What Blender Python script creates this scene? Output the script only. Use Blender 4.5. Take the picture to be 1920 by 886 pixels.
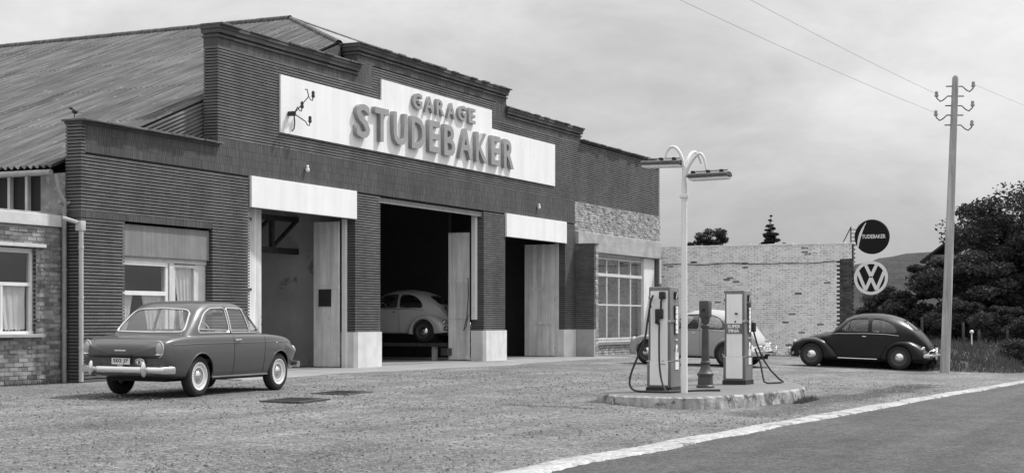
import bpy, bmesh, math, random
import numpy as np
from mathutils import Vector, Matrix
from mathutils.bvhtree import BVHTree

for o in list(bpy.data.objects): bpy.data.objects.remove(o)
sc = bpy.context.scene
COL = sc.collection
R = math.radians
rnd = random.Random(7)

# ------------------------------------------------------------------ camera
# world frame: x runs along the garage front (to the right), y into the building, z up
cd = bpy.data.cameras.new('camera'); cam = bpy.data.objects.new('camera', cd); COL.objects.link(cam)
cam.location = (-21.813, -18.865, 1.10)
cam.rotation_euler = (R(90), 0, R(-64.713))
cd.sensor_width = 36; cd.lens = 54.375; cd.shift_y = 0.0828
cd.clip_start = 0.1; cd.clip_end = 4000
sc.camera = cam

# ------------------------------------------------------------------ world
SUN_EL, SUN_PHI = 55, 56          # elevation; angle of the sun's azimuth from the facade normal
sx, sy, sz = math.sin(R(SUN_PHI))*math.cos(R(SUN_EL)), -math.cos(R(SUN_PHI))*math.cos(R(SUN_EL)), math.sin(R(SUN_EL))
w = bpy.data.worlds.new('World'); sc.world = w; w.use_nodes = True
nt = w.node_tree; nt.nodes.clear()
N = nt.nodes.new; L = nt.links.new
out = N('ShaderNodeOutputWorld'); bg = N('ShaderNodeBackground'); bg.inputs[1].default_value = 0.1
sky = N('ShaderNodeTexSky'); sky.sky_type = 'NISHITA'; sky.sun_disc = False
sky.sun_elevation = R(SUN_EL); sky.sun_rotation = math.atan2(sx, sy)
sky.dust_density = 3.0
bw = N('ShaderNodeRGBToBW'); L(sky.outputs[0], bw.inputs[0])
tc = N('ShaderNodeTexCoord'); mp = N('ShaderNodeMapping'); mp.inputs['Scale'].default_value = (3.2, 3.2, 7.5)
L(tc.outputs['Generated'], mp.inputs[0])
n1 = N('ShaderNodeTexNoise'); n1.inputs['Scale'].default_value = 1.5; n1.inputs['Detail'].default_value = 6; n1.inputs['Roughness'].default_value = .6
n1.inputs['Distortion'].default_value = .35
L(mp.outputs[0], n1.inputs['Vector'])
ramp = N('ShaderNodeMapRange'); ramp.inputs['From Min'].default_value = .3; ramp.inputs['From Max'].default_value = .7
ramp.inputs['To Min'].default_value = 1.9; ramp.inputs['To Max'].default_value = 3.25
L(n1.outputs[0], ramp.inputs[0])
# overcast cloud layer: overcast-sky gradient, brightening added towards the unseen zenith to lift shaded walls
sp = N('ShaderNodeSeparateXYZ'); L(tc.outputs['Generated'], sp.inputs[0])
oc = N('ShaderNodeMath'); oc.operation = 'MULTIPLY_ADD'; oc.use_clamp = False; oc.inputs[1].default_value = 2.0; oc.inputs[2].default_value = 1.0
cz = N('ShaderNodeMath'); cz.operation = 'MAXIMUM'; cz.inputs[1].default_value = 0; L(sp.outputs[2], cz.inputs[0]); L(cz.outputs[0], oc.inputs[0])
cl = N('ShaderNodeMath'); cl.operation = 'MULTIPLY'; L(ramp.outputs[0], cl.inputs[0]); L(oc.outputs[0], cl.inputs[1])
mix = N('ShaderNodeMix'); mix.inputs['Factor'].default_value = .86
L(bw.outputs[0], mix.inputs['A']); L(cl.outputs[0], mix.inputs['B'])
L(mix.outputs['Result'], bg.inputs[0]); L(bg.outputs[0], out.inputs[0])

# ------------------------------------------------------------------ sun, exposure
sd = bpy.data.lights.new('sun', 'SUN'); sd.energy = 1.9; sd.angle = R(3); sd.color = (1, 1, 1)
so = bpy.data.objects.new('sun', sd); COL.objects.link(so)
so.rotation_euler = Vector((sx, sy, sz)).to_track_quat('Z', 'Y').to_euler()
so.location = (0, -30, 40)
sc.view_settings.view_transform = 'Standard'; sc.view_settings.look = 'None'
sc.view_settings.exposure = 1.05; sc.view_settings.gamma = 1; sc.view_settings.use_curve_mapping = False

# ------------------------------------------------------------------ helpers
class MB:
    """collects vertices and faces, links them as ONE mesh object"""
    def __init__(s): s.v = []; s.f = []
    def add(s, vs, fs):
        b = len(s.v); s.v += [tuple(p) for p in vs]; s.f += [tuple(b+i for i in f) for f in fs]; return s
    def box(s, x0, x1, y0, y1, z0, z1, M=None):
        vs = [(x0,y0,z0),(x1,y0,z0),(x1,y1,z0),(x0,y1,z0),(x0,y0,z1),(x1,y0,z1),(x1,y1,z1),(x0,y1,z1)]
        if M is not None: vs = [M @ Vector(p) for p in vs]
        return s.add(vs, [(3,2,1,0),(4,5,6,7),(0,1,5,4),(1,2,6,5),(2,3,7,6),(3,0,4,7)])
    def bbox(s, x0, x1, y0, y1, z0, z1, b=.01, M=None):
        """box with chamfered edges"""
        bm = bmesh.new(); bmesh.ops.create_cube(bm, size=1)
        for v in bm.verts: v.co = Vector(((x0+x1)/2+v.co.x*(x1-x0), (y0+y1)/2+v.co.y*(y1-y0), (z0+z1)/2+v.co.z*(z1-z0)))
        bmesh.ops.bevel(bm, geom=bm.edges[:], offset=b, segments=2, profile=.6, affect='EDGES')
        bm.verts.index_update()
        vs = [(M @ v.co) if M is not None else v.co.copy() for v in bm.verts]
        s.add(vs, [[v.index for v in f.verts] for f in bm.faces]); bm.free(); return s
    def prism(s, poly, z0, z1):
        n = len(poly); a = sum(poly[i][0]*poly[(i+1)%n][1]-poly[(i+1)%n][0]*poly[i][1] for i in range(n))
        if a < 0: poly = poly[::-1]
        vs = [(x,y,z0) for x,y in poly]+[(x,y,z1) for x,y in poly]
        return s.add(vs, [tuple(range(n-1,-1,-1)), tuple(range(n,2*n))]+[(i,(i+1)%n,n+(i+1)%n,n+i) for i in range(n)])
    def extr(s, poly, M, d):
        """2-D polygon extruded by d along its normal, placed by M"""
        n = len(poly); a = sum(poly[i][0]*poly[(i+1)%n][1]-poly[(i+1)%n][0]*poly[i][1] for i in range(n))
        if a < 0: poly = poly[::-1]
        vs = [M @ Vector((x,y,0)) for x,y in poly]+[M @ Vector((x,y,d)) for x,y in poly]
        return s.add(vs, [tuple(range(n-1,-1,-1)), tuple(range(n,2*n))]+[(i,(i+1)%n,n+(i+1)%n,n+i) for i in range(n)])
    def tube(s, pts, r, n=8, closed=False, cap=True):
        pts = [Vector(p) for p in pts]; m = len(pts)
        rs = r if isinstance(r, (list, tuple)) else [r]*m
        T = []
        for i in range(m):
            if closed: d = pts[(i+1)%m]-pts[i-1]
            else: d = pts[min(i+1,m-1)]-pts[max(i-1,0)]
            T.append(d.normalized() if d.length > 1e-9 else Vector((0,0,1)))
        u = T[0].orthogonal().normalized(); b = len(s.v)
        for i in range(m):
            u = (u-T[i]*u.dot(T[i]))
            u = u.normalized() if u.length > 1e-6 else T[i].orthogonal().normalized()
            w_ = T[i].cross(u)
            for k in range(n):
                a = 2*math.pi*k/n
                s.v.append(tuple(pts[i]+(u*math.cos(a)+w_*math.sin(a))*rs[i]))
        for i in range(m if closed else m-1):
            j = (i+1) % m
            for k in range(n):
                s.f.append((b+i*n+k, b+i*n+(k+1)%n, b+j*n+(k+1)%n, b+j*n+k))
        if cap and not closed:
            s.f.append(tuple(b+k for k in range(n-1,-1,-1))); s.f.append(tuple(b+(m-1)*n+k for k in range(n)))
        return s
    def lathe(s, prof, n=24, M=None, cap=True):
        """profile of (r, z) turned about z"""
        b = len(s.v)
        for r_, z in prof:
            for k in range(n):
                a = 2*math.pi*k/n; p = Vector((r_*math.cos(a), r_*math.sin(a), z))
                s.v.append(tuple(M @ p if M is not None else p))
        for i in range(len(prof)-1):
            for k in range(n):
                s.f.append((b+i*n+k, b+i*n+(k+1)%n, b+(i+1)*n+(k+1)%n, b+(i+1)*n+k))
        if cap: s.f.append(tuple(b+k for k in range(n-1,-1,-1))); s.f.append(tuple(b+(len(prof)-1)*n+k for k in range(n)))
        return s
    def ell(s, c, rx, ry, rz, n=14, m=9, M=None):
        pr = [(math.sin(math.pi*i/m), -math.cos(math.pi*i/m)) for i in range(m+1)]
        pr[0] = (.001,-1); pr[-1] = (.001,1)
        S = Matrix.Translation(c) @ (M if M is not None else Matrix()) @ Matrix.Diagonal((rx,ry,rz,1))
        return s.lathe(pr, n, S)
    def mesh(s, name, m=None, smooth=False):
        me = bpy.data.meshes.new(name); me.from_pydata(s.v, [], s.f); me.update()
        if m: me.materials.append(m)
        if smooth:
            me.polygons.foreach_set('use_smooth', [True]*len(me.polygons))
            me.set_sharp_from_angle(angle=R(smooth if smooth is not True else 40))
        return me
    def build(s, name, m, parent=None, smooth=False):
        return link(name, s.mesh(name, m, smooth), parent)

def link(name, me, parent=None):
    o = bpy.data.objects.new(name, me); COL.objects.link(o)
    if parent: o.parent = parent
    return o
def empty(name, loc=(0,0,0), rz=0):
    o = bpy.data.objects.new(name, None); COL.objects.link(o); o.location = loc; o.rotation_euler = (0,0,rz); o.empty_display_size = .2
    return o
def tag(o, label, cat=None, group=None):
    o['label'] = label
    if cat: o['category'] = cat
    if group: o['group'] = group
    return o
def struct(o, label=None):
    o['kind'] = 'structure'
    if label: o['label'] = label
    return o
def stuff(o, label=None):
    o['kind'] = 'stuff'
    if label: o['label'] = label
    return o
def copy_tree(o, parent=None):
    c = o.copy(); COL.objects.link(c); c.parent = parent
    for ch in list(o.children): copy_tree(ch, c)
    return c
def pchip(xs, ys, xq):
    xs = np.asarray(xs, float); ys = np.asarray(ys, float); xq = np.asarray(xq, float)
    hh = np.diff(xs); d = np.diff(ys)/hh; m = np.zeros(len(xs))
    for i in range(1, len(xs)-1):
        if d[i-1]*d[i] > 0:
            w1 = 2*hh[i]+hh[i-1]; w2 = hh[i]+2*hh[i-1]; m[i] = (w1+w2)/(w1/d[i-1]+w2/d[i])
    m[0] = d[0]; m[-1] = d[-1]
    i = np.clip(np.searchsorted(xs, xq)-1, 0, len(xs)-2); t = (xq-xs[i])/hh[i]; t = np.clip(t, 0, 1)
    return ys[i]*(1+2*t)*(1-t)**2+m[i]*hh[i]*t*(1-t)**2+ys[i+1]*t*t*(3-2*t)+m[i+1]*hh[i]*t*t*(t-1)

# ------------------------------------------------------------------ materials (all neutral: a black and white photograph)
def mat(name, v, rough=.8, var=.2, scale=3., detail=6, bump=0., bscale=30., metal=0., spec=.35, island=0., coat=0., streak=None, patch=None, speck=None, ro=.6, speck2=None):
    m = bpy.data.materials.new(name); m.use_nodes = True
    nt = m.node_tree; nd = nt.nodes; bs = nd['Principled BSDF']; N = nd.new; L = nt.links.new
    bs.inputs['Roughness'].default_value = rough; bs.inputs['Metallic'].default_value = metal
    bs.inputs['Specular IOR Level'].default_value = spec
    if coat: bs.inputs['Coat Weight'].default_value = coat; bs.inputs['Coat Roughness'].default_value = .06
    geo = N('ShaderNodeNewGeometry')
    def math_(op, a, b):
        n = N('ShaderNodeMath'); n.operation = op
        for i, q in enumerate((a, b)):
            if isinstance(q, (int, float)): n.inputs[i].default_value = q
            else: L(q, n.inputs[i])
        return n.outputs[0]
    def noise(sc_, det=6, vec=None, stretch=None, ro=.6):
        n = N('ShaderNodeTexNoise'); n.inputs['Scale'].default_value = sc_; n.inputs['Detail'].default_value = det; n.inputs['Roughness'].default_value = ro
        if stretch:
            mp = N('ShaderNodeMapping'); mp.inputs['Scale'].default_value = stretch; L(geo.outputs['Position'], mp.inputs[0]); L(mp.outputs[0], n.inputs['Vector'])
        else: L(geo.outputs['Position'], n.inputs['Vector'])
        return n.outputs[0]
    val = v
    if var:
        mr = N('ShaderNodeMapRange'); mr.inputs['From Min'].default_value = .3; mr.inputs['From Max'].default_value = .7
        mr.inputs['To Min'].default_value = 1-var; mr.inputs['To Max'].default_value = 1+var
        L(noise(scale, detail, ro=ro), mr.inputs[0]); val = math_('MULTIPLY', v, mr.outputs[0])
    if island:
        oi = N('ShaderNodeObjectInfo'); s_ = math_('FRACT', math_('ADD', oi.outputs['Random'], geo.outputs['Random Per Island']), 0)
        mr = N('ShaderNodeMapRange'); mr.inputs['To Min'].default_value = 1-island; mr.inputs['To Max'].default_value = 1+island
        L(s_, mr.inputs[0]); val = math_('MULTIPLY', val, mr.outputs[0])
    if streak:                                   # (stretch vector, amount)
        mr = N('ShaderNodeMapRange'); mr.inputs['From Min'].default_value = .35; mr.inputs['From Max'].default_value = .68
        mr.inputs['To Min'].default_value = 1-streak[1]; mr.inputs['To Max'].default_value = 1+streak[1]*.7
        L(noise(1., 5, stretch=streak[0]), mr.inputs[0]); val = math_('MULTIPLY', val, mr.outputs[0])
    if patch:                                    # (scale, threshold, value): blotches of another tone, peeled or dirty
        mr = N('ShaderNodeMapRange'); mr.inputs['From Min'].default_value = patch[1]; mr.inputs['From Max'].default_value = patch[1]+.05
        L(noise(patch[0], 8, ro=.7), mr.inputs[0])
        mx = N('ShaderNodeMix'); L(mr.outputs[0], mx.inputs['Factor'])
        L(val, mx.inputs['A']) if not isinstance(val, (int,float)) else setattr(mx.inputs['A'], 'default_value', val)
        mx.inputs['B'].default_value = patch[2]; val = mx.outputs['Result']
    for speck in [q for q in (speck, speck2) if q]:   # (scale, amount)
        vo = N('ShaderNodeTexVoronoi'); vo.inputs['Scale'].default_value = speck[0]; L(geo.outputs['Position'], vo.inputs['Vector'])
        bw = N('ShaderNodeRGBToBW'); L(vo.outputs['Color'], bw.inputs[0])
        mr = N('ShaderNodeMapRange'); mr.inputs['From Min'].default_value = .15; mr.inputs['From Max'].default_value = .85
        mr.inputs['To Min'].default_value = 1-speck[1]; mr.inputs['To Max'].default_value = 1+speck[1]
        L(bw.outputs[0], mr.inputs[0]); val = math_('MULTIPLY', val, mr.outputs[0])
    cc = N('ShaderNodeCombineColor')
    for i in range(3):
        if isinstance(val, (int, float)): cc.inputs[i].default_value = val
        else: L(val, cc.inputs[i])
    L(cc.outputs[0], bs.inputs['Base Color'])
    if bump:
        bp = N('ShaderNodeBump'); bp.inputs['Strength'].default_value = 1; bp.inputs['Distance'].default_value = bump
        L(noise(bscale, 8, ro=.65), bp.inputs['Height']); L(bp.outputs[0], bs.inputs['Normal'])
    return m
def glass_mat(name, tint=.6, refl=.3):
    m = bpy.data.materials.new(name); m.use_nodes = True; nt = m.node_tree; nt.nodes.clear(); N = nt.nodes.new; L = nt.links.new
    o = N('ShaderNodeOutputMaterial'); mx = N('ShaderNodeMixShader'); t = N('ShaderNodeBsdfTransparent'); g = N('ShaderNodeBsdfGlossy')
    t.inputs[0].default_value = (tint,tint,tint,1); g.inputs['Roughness'].default_value = .03; g.inputs[0].default_value = (.9,.9,.9,1)
    fr = N('ShaderNodeLayerWeight'); p = N('ShaderNodeMath'); p.operation = 'POWER'; p.inputs[1].default_value = 4; L(fr.outputs['Facing'], p.inputs[0])
    q = N('ShaderNodeMath'); q.operation = 'MULTIPLY'; q.inputs[1].default_value = .8; L(p.outputs[0], q.inputs[0])
    a = N('ShaderNodeMath'); a.operation = 'ADD'; a.use_clamp = True; a.inputs[1].default_value = refl; L(q.outputs[0], a.inputs[0])
    L(a.outputs[0], mx.inputs[0]); L(t.outputs[0], mx.inputs[1]); L(g.outputs[0], mx.inputs[2]); L(mx.outputs[0], o.inputs[0])
    return m
M = {}
M['brick'] = mat('dark_brick', .135, .6, .22, .55, detail=8, island=.14, bump=.002, bscale=60, spec=.3, streak=((1.6,1.6,.35),.18))
M['mortar_dark'] = mat('recessed_mortar', .03, .9, .2, 4)
M['band'] = mat('soldier_brick', .080, .6, .18, .8, detail=8, island=.15, bump=.002, bscale=60, streak=((2,2,.4),.2))
M['rough_brick'] = mat('pale_rough_brick', .34, .9, .3, 5, island=.35, bump=.01, bscale=40)
M['annex_brick'] = mat('annex_brick', .23, .9, .3, 3, island=.5, bump=.008, bscale=50, patch=(3.2,.58,.42))
M['mortar'] = mat('pale_mortar', .34, .95, .25, 6, bump=.006, bscale=60)
M['whitewash'] = mat('whitewashed_brick', .90, .9, .06, 1.2, island=.05, bump=.008, bscale=30, patch=(4.2,.65,.36))
M['whitewash_joint'] = mat('whitewashed_joint', .74, .95, .15, 1.3, patch=(4.5,.47,.16), bump=.006, bscale=45)
M['quoin'] = mat('bare_quoin_brick', .085, .9, .3, 4, island=.4, bump=.006, bscale=45)
M['whiteboard'] = mat('white_painted_board', .86, .6, .035, 1.2, bump=.0015, bscale=8, streak=((2.5,2.5,.25),.07), patch=(2.4,.70,.55))
M['letter'] = mat('grey_letter_paint', .31, .5, .08, 4)
M['concrete'] = mat('concrete', .38, .9, .16, 2.2, bump=.004, bscale=50, speck=(90,.08))
M['concrete_white'] = mat('painted_concrete', .68, .85, .12, 2.5, bump=.004, bscale=30, streak=((3,3,.6),.1))
M['beam'] = mat('rough_cast_concrete', .40, .95, .2, 2., bump=.008, bscale=25, streak=((.6,.6,5),.14))
M['coping'] = mat('coping_tile', .12, .8, .25, 4, island=.3, bump=.004, bscale=40)
M['door_paint'] = mat('weathered_door_paint', .68, .75, .08, 3, bump=.003, bscale=40, streak=((6,6,.5),.24), island=.08, patch=(2.7,.67,.3))
M['white_paint'] = mat('white_paint', .8, .5, .06, 3, streak=((4,4,.5),.06))
M['frame_paint'] = mat('window_frame_paint', .62, .6, .12, 4)
M['shutter'] = mat('shutter_panel', .23, .7, .1, 3, streak=((18,18,.6),.18))
M['curtain'] = mat('net_curtain', .78, .9, .06, 5)
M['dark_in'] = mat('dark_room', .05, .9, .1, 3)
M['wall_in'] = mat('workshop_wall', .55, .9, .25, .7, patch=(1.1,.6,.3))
M['floor_in'] = mat('workshop_floor', .25, .85, .3, .8, bump=.003, bscale=20)
M['asbestos'] = mat('weathered_corrugated_sheet', .125, .95, .26, .7, bump=.012, bscale=24, island=.12, streak=((.45,13,.45),.45), patch=(4.4,.61,.21))
M['iron'] = mat('rusty_iron', .07, .6, .3, 8, metal=.2)
M['black_iron'] = mat('black_iron', .03, .5, .2, 8)
M['zinc'] = mat('zinc_pipe', .30, .55, .2, 4, metal=.3)
M['wood'] = mat('weathered_pole_wood', .42, .9, .15, 2, streak=((14,14,.4),.35), bump=.004, bscale=30)
M['porcelain'] = mat('insulator', .35, .25, .1, 8)
M['glass'] = glass_mat('window_glass', .92, .05)
M['car_glass'] = glass_mat('car_glass', .82, .12)
M['chrome'] = mat('chrome', .75, .16, 0, metal=1.)
M['rubber'] = mat('tyre_rubber', .025, .8, .2, 9)
M['black'] = mat('black_trim', .015, .6, 0)
M['seat'] = mat('seat_cloth', .5, .9, .1, 6)
M['plate'] = mat('number_plate', .75, .5, .05, 9)
M['lens'] = mat('lamp_lens', .35, .15, 0, coat=1)
M['hose'] = mat('pump_hose', .04, .6, 0)
M['pump_grey'] = mat('pump_enamel', .17, .35, .08, 3, coat=.3, streak=((5,5,.5),.12))
M['pump_white'] = mat('pump_white_enamel', .90, .35, .04, 3, coat=.3, streak=((6,6,.6),.07))

# ------------------------------------------------------------------ ground, road
def terr(y):
    p = -y
    if p <= 0: return 0.
    return -(0.012*min(p,6)+0.03*max(0,min(p-6,8))+.004*max(0,min(p-14,10)))
def gravel_mat():
    m = mat('gravel', .205, .95, .42, .5, detail=15, ro=.78, bump=.05, bscale=24, speck=(44,.45), speck2=(17,.26), spec=.2, streak=((.22,1.1,1),.18), patch=(8,.62,.10))
    nt = m.node_tree; N = nt.nodes.new; L = nt.links.new; bs = nt.nodes['Principled BSDF']
    src = bs.inputs['Base Color'].links[0].from_socket
    geo = N('ShaderNodeNewGeometry'); sep = N('ShaderNodeSeparateXYZ'); L(geo.outputs['Position'], sep.inputs[0])
    def mth(op, a, b=0.):
        n = N('ShaderNodeMath'); n.operation = op
        for i, q in enumerate((a,b)):
            if isinstance(q,(int,float)): n.inputs[i].default_value = q
            else: L(q, n.inputs[i])
        return n.outputs[0]
    no = N('ShaderNodeTexNoise'); no.inputs['Scale'].default_value = 1.3; no.inputs['Detail'].default_value = 8; L(geo.outputs['Position'], no.inputs['Vector'])
    tot = None
    # oil and damp stains: (x, y, half length, half width, strength)
    for cx_, cy_, a, b, k in ((8.5,-12.6,5.0,.42,.8),(4.6,-12.5,2.4,.30,.65),(2.2,-12.3,2.8,.5,.55),(5.4,-12.2,1.8,.4,.7),(-2.5,-4.6,2.6,1.0,.22),(12,-3.2,5,.8,.2),(1.5,-8.8,3,.5,.2),(2,-7.2,13,.16,.22),(2.5,-8.35,13,.16,.2),(-6,-10.6,9,.18,.2),(-6,-9.4,9,.16,.18),(-7.5,-7.0,1.2,.5,.25),(6.5,-4.3,.9,.5,.3),(13.4,-2.6,.8,.45,.35)):
        dx = mth('DIVIDE', mth('SUBTRACT', sep.outputs[0], cx_), a); dy = mth('DIVIDE', mth('SUBTRACT', sep.outputs[1], cy_), b)
        d = mth('SQRT', mth('ADD', mth('MULTIPLY', dx, dx), mth('MULTIPLY', dy, dy)))
        d = mth('ADD', d, mth('MULTIPLY', mth('SUBTRACT', no.outputs[0], .5), 1.8))
        mr = N('ShaderNodeMapRange'); mr.interpolation_type = 'SMOOTHSTEP'; mr.inputs['From Min'].default_value = .5; mr.inputs['From Max'].default_value = 1.15
        mr.inputs['To Min'].default_value = k; mr.inputs['To Max'].default_value = 0; L(d, mr.inputs[0])
        tot = mr.outputs[0] if tot is None else mth('MAXIMUM', tot, mr.outputs[0])
    mx = N('ShaderNodeMix'); mx.data_type = 'RGBA'; L(tot, mx.inputs['Factor']); L(src, mx.inputs[6]); mx.inputs[7].default_value = (.05,.05,.05,1)
    L(mx.outputs[2], bs.inputs['Base Color'])
    return m
M['gravel'] = gravel_mat()
M['asphalt'] = mat('asphalt', .078, .85, .36, .6, detail=15, ro=.78, bump=.03, bscale=26, speck=(40,.42), speck2=(14,.2), streak=((.12,1.8,1),.2), patch=(5,.69,.05))
M['kerbstone'] = mat('worn_kerb_strip', .35, .9, .35, 2, ro=.75, bump=.008, bscale=35, patch=(2.2,.56,.15), speck=(30,.25))
M['field'] = mat('field_grass', .075, .95, .3, .6, bump=.03, bscale=8)
M['pebble'] = mat('pebbles', .17, .9, .1, 3, island=.75)

def sheet(name, xs, ys, m, dz, edge=None, wob=0):
    mb = MB(); nx, ny = len(xs), len(ys)
    vs = []
    for j, y in enumerate(ys):
        for i, x in enumerate(xs):
            vs.append((x, y, terr(y)+dz+(wob*(math.sin(x*1.3+y*.7)+math.sin(x*.45-y*1.9)+math.sin(x*2.9+y*3.1)*.4) if wob else 0)))
    fs = [(j*nx+i, j*nx+i+1, (j+1)*nx+i+1, (j+1)*nx+i) for j in range(ny-1) for i in range(nx-1)]
    return mb.add(vs, fs).build(name, m, smooth=True)
g = sheet('ground', [-600,-200,-60,0,60,200,600,1500], [-800,-100,-24,-20,-16,-14,-12,-10,-8,-6,-4,-2,0,20,60,200,800], M['field'], -.06)
struct(g, 'grassy ground around the garage and road')
g = sheet('forecourt', list(np.linspace(-45,36,163)), list(np.linspace(-14.6,1.5,68)), M['gravel'], 0., wob=.006)
struct(g, 'gravel forecourt in front of the garage')
EDGE = [(-45,-13.0),(-20,-12.75),(-8.06,-12.82),(-3.75,-13.02),(1.78,-13.28),(8,-13.62),(15.43,-14.11),(25,-14.8),(60,-17.6),(140,-24)]
ex = np.array([e[0] for e in EDGE]); ey = np.array([e[1] for e in EDGE])
def edge_y(x): return float(np.interp(x, ex, ey))
mb = MB(); xs = list(np.arange(-45,60,.5))+[60,80,110,140]; vs = []; 
wl = lambda x: .32-.004*max(0,x)+.03*math.sin(x*.7)+.02*math.sin(x*1.9+1)
for x in xs:
    y = edge_y(x)-.30; vs += [(x, y, terr(y)+.020), (x, y-9, terr(y)+.045), (x, y-16, terr(y)+.0)]
n3 = 3
mb.add(vs, [(3*i+k, 3*i+k+1, 3*i+3+k+1, 3*i+3+k)[::-1] for i in range(len(xs)-1) for k in range(2)])
struct(mb.build('road', M['asphalt'], smooth=True), 'dark asphalt road along the forecourt')
mb = MB(); vs = []
xs = list(np.arange(-45,40,.07))
for x in xs:
    y = edge_y(x)+.02*math.sin(x*2.3)+rnd.uniform(-.02,.02); y2 = y-wl(x)+rnd.uniform(-.018,.018); z = terr(y)
    vs += [(x,y+.05,z-.01),(x,y,z+.028),(x,y2,z+.030),(x,y2-.04,z+.004)]
mb.add(vs, [(4*i+k, 4*i+k+1, 4*i+5+k, 4*i+4+k)[::-1] for i in range(len(xs)-1) for k in range(3)])
struct(mb.build('kerb_strip', M['kerbstone'], smooth=True), 'pale worn concrete strip between forecourt and road')
# concrete apron before the doors
mb = MB(); vs = []; xs = list(np.arange(2.6,23.6,.3))
for x in xs:
    y = -1.55-.25*math.cos(x*.5)+rnd.uniform(-.04,.04)
    vs += [(x,.3,.012),(x,y+.3,terr(y)+.016),(x,y,terr(y)+.012),(x,y-.05,terr(y)-.02)]
mb.add(vs, [(4*i+k, 4*i+k+1, 4*i+5+k, 4*i+4+k)[::-1] for i in range(len(xs)-1) for k in range(3)])
M['apron'] = mat('apron_concrete', .26, .9, .15, 1.2, bump=.004, bscale=40, patch=(1.5,.64,.09), speck=(70,.1))
struct(mb.build('apron', M['apron']), 'concrete apron along the garage doors')
# loose stones
def pebbles(n, seed=3):
    g = np.random.default_rng(seed)
    d = 9+ (g.random(n)**1.1)*26                       # distance from the camera
    a = R(25.287)+ (g.random(n)-.5)*R(40)
    X = -21.813+d*np.cos(a); Y = -18.865+d*np.sin(a)
    ok = (Y > np.interp(X, ex, ey)+.12) & (Y < -2.0) & ~((X > .3) & (X < 7.5) & (Y < -9) & (Y > -12.3))
    X, Y, d = X[ok], Y[ok], d[ok]; n = len(X)
    r = (.005+.016*g.random(n)**4)*(.8+d/50); th = g.random(n)*6.28
    Z = np.array([terr(y) for y in Y])
    base = np.array([(1,0,0),(0,1,0),(-1,0,0),(0,-1,0),(0,0,.7),(0,0,-.4)])
    c, s = np.cos(th), np.sin(th); el = .6+.4*g.random(n)
    V = np.empty((n,6,3))
    V[:,:,0] = X[:,None]+r[:,None]*(base[None,:,0]*c[:,None]-base[None,:,1]*s[:,None]*el[:,None])
    V[:,:,1] = Y[:,None]+r[:,None]*(base[None,:,0]*s[:,None]+base[None,:,1]*c[:,None]*el[:,None])
    V[:,:,2] = Z[:,None]+r[:,None]*base[None,:,2]+.004
    F = np.array([(0,1,4),(1,2,4),(2,3,4),(3,0,4)])
    F = (F[None]+6*np.arange(n)[:,None,None]).reshape(-1,3)
    me = bpy.data.meshes.new('gravel_stones'); me.from_pydata(V.reshape(-1,3).tolist(), [], F.tolist()); me.materials.append(M['pebble'])
    return link('gravel_stones', me)
stuff(pebbles(60000), 'loose gravel stones scattered over the forecourt')

# ------------------------------------------------------------------ brick laying
CAMV = Vector(cam.location)
def unit_brick(m):
    me = MB().box(-.5,.5,-.5,.5,-.5,.5).mesh('brick', m); return me
def lay(boxes, m, parent, name, n_obj=300, chip=0.):
    """boxes (x0,x1,y0,y1,z0,z1): the n_obj that show largest become objects of their own, the rest one mesh"""
    key = lambda b: (Vector(((b[0]+b[1])/2,(b[2]+b[3])/2,(b[4]+b[5])/2))-CAMV).length
    bs = sorted(boxes, key=key)
    ub = unit_brick(m)
    for b in bs[:n_obj]:
        o = bpy.data.objects.new('brick', ub); COL.objects.link(o); o.parent = parent
        o.location = ((b[0]+b[1])/2,(b[2]+b[3])/2,(b[4]+b[5])/2); o.scale = (b[1]-b[0],b[3]-b[2],b[5]-b[4])
    rest = bs[n_obj:]
    if rest:
        mb = MB()
        for b in rest: mb.box(*b)
        stuff(mb.build(name, m, parent))

# ------------------------------------------------------------------ garage building
G = empty('garage_building'); tag(G, 'long dark striped brick garage with stepped parapet and three open doorways', 'garage')
TOPS = [(0,4.1,4.66),(4.1,9.6,6.98),(9.6,17.75,7.48),(17.75,23.2,6.98),(23.2,30.5,6.74)]
def top(x):
    for a,b,t in TOPS:
        if a <= x <= b: return t
    return -1
OPEN = [(1.2,3.92,.9,2.95),(5.22,9.49,0,3.5),(10.66,16.3,0,4.1),(17.67,21.95,0,3.5),(24.4,30.12,.40,3.32)]
def in_open(x,z,e=0):
    return any(a-e < x < b+e and c-(e if c > 0 else 0) < z < d+e for a,b,c,d in OPEN)
def zone(x,z):
    if z > top(x) or in_open(x,z): return None
    if 6.32 < x < 21.1 and 5.19 < z < 6.44 or 10.66 < x < 16.74 and 6.4 < z < 6.95: return 'board'
    if (5.22 < x < 9.49 or 17.67 < x < 21.95) and z < 4.16: return 'board'
    if x > 22.72:
        if z < .4 and x > 24.4: return 'rough'
        if 3.32 < z < 3.92: return 'board'
        if 3.92 < z < 4.88: return 'rough'
    if x < .11 and z > 3.2: return 'stripe'
    if x < 22.72 and 4.15 < z < (4.85 if x > 4.1 else 4.7): return 'band'
    if x < 3.92 and 2.97 < z < 3.12: return 'band'
    if 4.1 < x < 9.6 and z > 6.70 or 17.75 < x < 23.2 and z > 6.70 or 9.6 < x < 17.75 and z > 7.22: return 'band'
    if 9.6 < x < 10.3 and z > 6.72 or 17.05 < x < 17.75 and z > 6.72: return 'band'
    if z < .87 and (3.92 < x < 5.22 or 9.49 < x < 10.66 or 16.3 < x < 17.67 or 21.95 < x < 22.72): return 'board'
    return 'stripe'
XB = sorted({0,.11,1.2,3.92,4.1,5.22,6.32,9.49,9.6,10.3,10.66,16.3,16.74,17.05,17.67,17.75,21.1,21.95,22.72,23.2,24.4,30.12,30.5})
ZB = sorted({0,.4,.9,2.95,3.32,3.5,4.1,4.66,6.74,6.98,7.48})
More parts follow.
